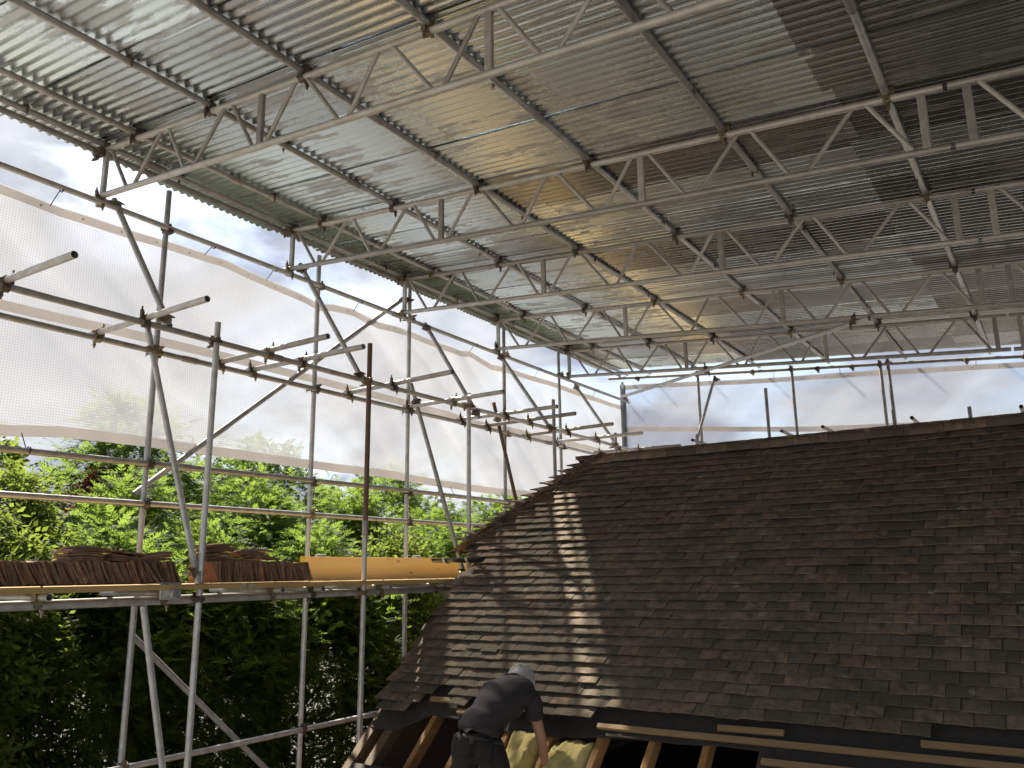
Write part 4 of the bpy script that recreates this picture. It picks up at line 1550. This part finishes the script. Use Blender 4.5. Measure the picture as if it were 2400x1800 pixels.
def tree(name, label, base, top, rx, ry, kind, n_, mat, trunk_r=0.09, z_lo=None, seed=0, size=1.0, cat='tree'):
    r = np.random.default_rng(seed)
    bx, by_, = base
    t = thing(name, (bx, by_, GZ), label, cat, 'trees behind the scaffold')
    H = top - GZ
    zl = GZ + 0.4 if z_lo is None else z_lo
    # trunk and limbs
    vs_, fs_ = [], []

    def limb(a, b, ra, rb):
        u, v, d = basis(Vector(b) - Vector(a))
        o_ = len(vs_)
        for p, rr in ((a, ra), (b, rb)):
            for i in range(7):
                an = 2 * math.pi * i / 7
                vs_.append(Vector(p) + (u * math.cos(an) + v * math.sin(an)) * rr)
        for i in range(7):
            j = (i + 1) % 7
            fs_.append((o_ + i, o_ + j, o_ + 7 + j, o_ + 7 + i))
    pts = [Vector((bx, by_, GZ)) + Vector((r.normal(0, .05), r.normal(0, .05), H * 0.9 * i / 5)) for i in range(6)]
    for i in range(5):
        limb(pts[i], pts[i + 1], trunk_r * (1 - i * .18), trunk_r * (1 - (i + 1) * .18))
    nl = 16
    for i in range(nl):
        f = 0.2 + 0.7 * i / nl
        a = pts[0].lerp(pts[5], f)
        an = r.uniform(0, 6.28)
        ln = r.uniform(0.55, 0.85) * (1 - 0.4 * f)
        limb(a, a + Vector((math.cos(an) * rx * ln, math.sin(an) * ry * ln, r.uniform(0.1, 0.5))), trunk_r * 0.35, 0.012)
    mobj('trunk', vs_, fs_, 'bark', t, smooth=True)
    # clumps through the crown volume, more towards its surface
    nc = 90
    cc = []
    while len(cc) < nc:
        f = r.uniform(0, 1)
        prof = (0.75 + 0.25 * math.sin(f * 2.5)) * (1 - max(0, f - 0.72) / 0.28 * 0.78) if kind == 'conifer' else (math.sin(math.pi * (0.18 + 0.82 * f) ** 0.9) ** 0.55 + 0.12)
        rad = (r.uniform(0, 1) ** 0.35)
        an = r.uniform(0, 2 * math.pi)
        cc.append((bx + math.cos(an) * rx * prof * rad, by_ + math.sin(an) * ry * prof * rad, zl + (top - zl) * f - 0.15))
    cc = np.array(cc)
    idx = r.integers(0, nc, n_)
    cr = r.uniform(0.20, 0.42, nc) * (1.0 if kind == 'conifer' else 1.0)
    off = unit(r.normal(size=(n_, 3))) * (r.uniform(0.25, 1, (n_, 1)) ** 0.6) * cr[idx][:, None]
    if kind == 'conifer': off[:, 2] *= 1.35
    P = cc[idx] + off
    outd = unit(np.concatenate([P[:, :2] - np.array([bx, by_]), np.zeros((n_, 1))], 1))
    if kind == 'conifer':
        # each spray: a drooping frond of narrow leaflets either side of a rib
        D = unit(outd * 0.9 + unit(off) * 0.7 + r.normal(0, 0.35, (n_, 3)) + np.array([0, 0, 0.15]))
        side = unit(np.cross(D, np.array([0, 0, 1.0]) + r.normal(0, 0.35, (n_, 3))))
        L = r.uniform(0.095, 0.20, (n_, 1)) * size
        Vs = []
        K = 4
        for k in range(K):
            f = k / K
            base_ = P + D * L * f + np.array([0, 0, -1.0]) * (f * f) * L * 0.35
            for s_ in (-1, 1):
                A = unit(D * 0.75 + side * s_ * 0.75 + r.normal(0, 0.12, (n_, 3))) * L * (0.42 * (1 - 0.6 * f))
                Bv = unit(np.cross(A, np.cross(D, side))) * L * 0.058
                Vs.append(leaf_quads(base_, A, Bv).reshape(n_, 4, 3))
        base_ = P + D * L * 0.5
        Vs.append(leaf_quads(P, D * L * 1.15 + np.array([0, 0, -0.25]) * L, side * L * 0.065).reshape(n_, 4, 3))
        V = np.concatenate(Vs, 1).reshape(-1, 3)
    else:
        L = r.uniform(0.055, 0.10, (n_, 1)) * size
        A = unit(outd * 0.5 + unit(off) * 0.6 + r.normal(0, 0.5, (n_, 3)) + np.array([0, 0, -0.25])) * L
        nrm = unit(np.array([0, 0, 1.0]) + r.normal(0, 0.55, (n_, 3)) + outd * 0.3)
        Bv = unit(np.cross(A, nrm)) * L * 0.27
        V = leaf_quads(P, A, Bv)
    quads_obj('crown', V, mat, t)
    return t


TREES = [
    # near row, its shaded side towards the scaffold
    ('laurel_tree', 'leafy tree with broad leaves at the far left edge, nearest the scaffold', (-7.75, 3.3), 0.62, 0.95, 0.95, 'broad', 44000, 'leaf_broad', 0.95, -2.7),
    ('conifer_tree', 'dark conifer right behind the left row of stacked tiles', (-7.85, 4.8), 0.42, 0.85, 0.9, 'conifer', 11000, 'leaf_conifer', 0.95, -2.7),
    ('conifer_tree', 'feathery dark conifer directly behind the middle post', (-7.9, 6.0), 0.50, 0.9, 0.9, 'conifer', 11000, 'leaf_conifer', 1.0, -2.7),
    ('conifer_tree', 'conifer right behind the left end of the toe board', (-7.9, 7.4), 0.40, 0.85, 0.95, 'conifer', 11000, 'leaf_conifer', 1.0, -2.7),
    ('laurel_tree', 'small leaved bush right behind the middle of the toe board', (-7.8, 8.8), 0.52, 0.8, 0.9, 'broad', 30000, 'leaf_broad', 0.85, -2.7),
    ('conifer_tree', 'conifer beside the roof corner behind the toe board', (-8.0, 10.4), 0.62, 0.9, 1.1, 'conifer', 11000, 'leaf_conifer', 1.0, -2.7),
    # middle row
    ('laurel_tree', 'sunlit leafy tree above the guard rail at the left edge', (-9.1, 4.0), 1.02, 1.0, 1.1, 'broad', 40000, 'leaf_broad', 0.8, -1.2),
    ('copper_tree', 'dark purple leaved tree peeping out below the sheeting', (-10.4, 6.15), 1.36, 0.5, 0.45, 'broad', 14000, 'leaf_copper', 0.95, -0.6),
    ('conifer_tree', 'sunlit feathery conifer left of the middle post', (-9.2, 5.6), 0.98, 0.95, 1.0, 'conifer', 11500, 'leaf_conifer', 0.95, -1.2),
    ('conifer_tree', 'sunlit feathery conifer between the middle post and the rusty post', (-9.3, 7.5), 1.12, 1.0, 1.15, 'conifer', 11500, 'leaf_conifer', 1.0, -1.2),
    ('conifer_tree', 'sunlit conifer right of the rusty post', (-9.4, 9.5), 1.15, 1.0, 1.2, 'conifer', 11500, 'leaf_conifer', 1.0, -1.2),
    ('conifer_tree', 'bright conifer just left of the hip, above the rails', (-9.4, 11.8), 1.12, 1.0, 1.4, 'conifer', 11500, 'leaf_conifer', 1.0, -1.2),
    # far row, partly seen through the sheeting
    ('laurel_tree', 'broad tree far left seen dimly through the sheeting', (-11.3, 4.2), 2.3, 1.3, 1.2, 'broad', 20000, 'leaf_broad', 1.3, -0.5),
    ('conifer_tree', 'tall conifer showing as a dim shape through the left sheeting', (-11.2, 6.9), 2.45, 1.2, 1.5, 'conifer', 6500, 'leaf_conifer', 1.2, -0.5),
    ('conifer_tree', 'pale conifer farther back behind the hedge at centre', (-11.6, 9.8), 2.15, 1.3, 1.6, 'conifer', 6500, 'leaf_conifer', 1.2, -0.5),
    ('conifer_tree', 'distant conifer behind the hedge near the roof corner', (-11.8, 12.9), 2.1, 1.4, 1.9, 'conifer', 6500, 'leaf_conifer', 1.2, -0.5),
    ('conifer_tree', 'farthest conifer of the hedge, mostly hidden by the tiled roof', (-10.5, 15.4), 1.6, 1.4, 1.8, 'conifer', 6500, 'leaf_conifer', 1.2, -0.5),
]
for i, (nm, lab, b_, tp, rx, ry, kd, cnt, mt, sz, zl_) in enumerate(TREES):
    tree(nm, lab, b_, tp, rx, ry, kd, cnt, mt, 0.07, zl_, 100 + i, sz)
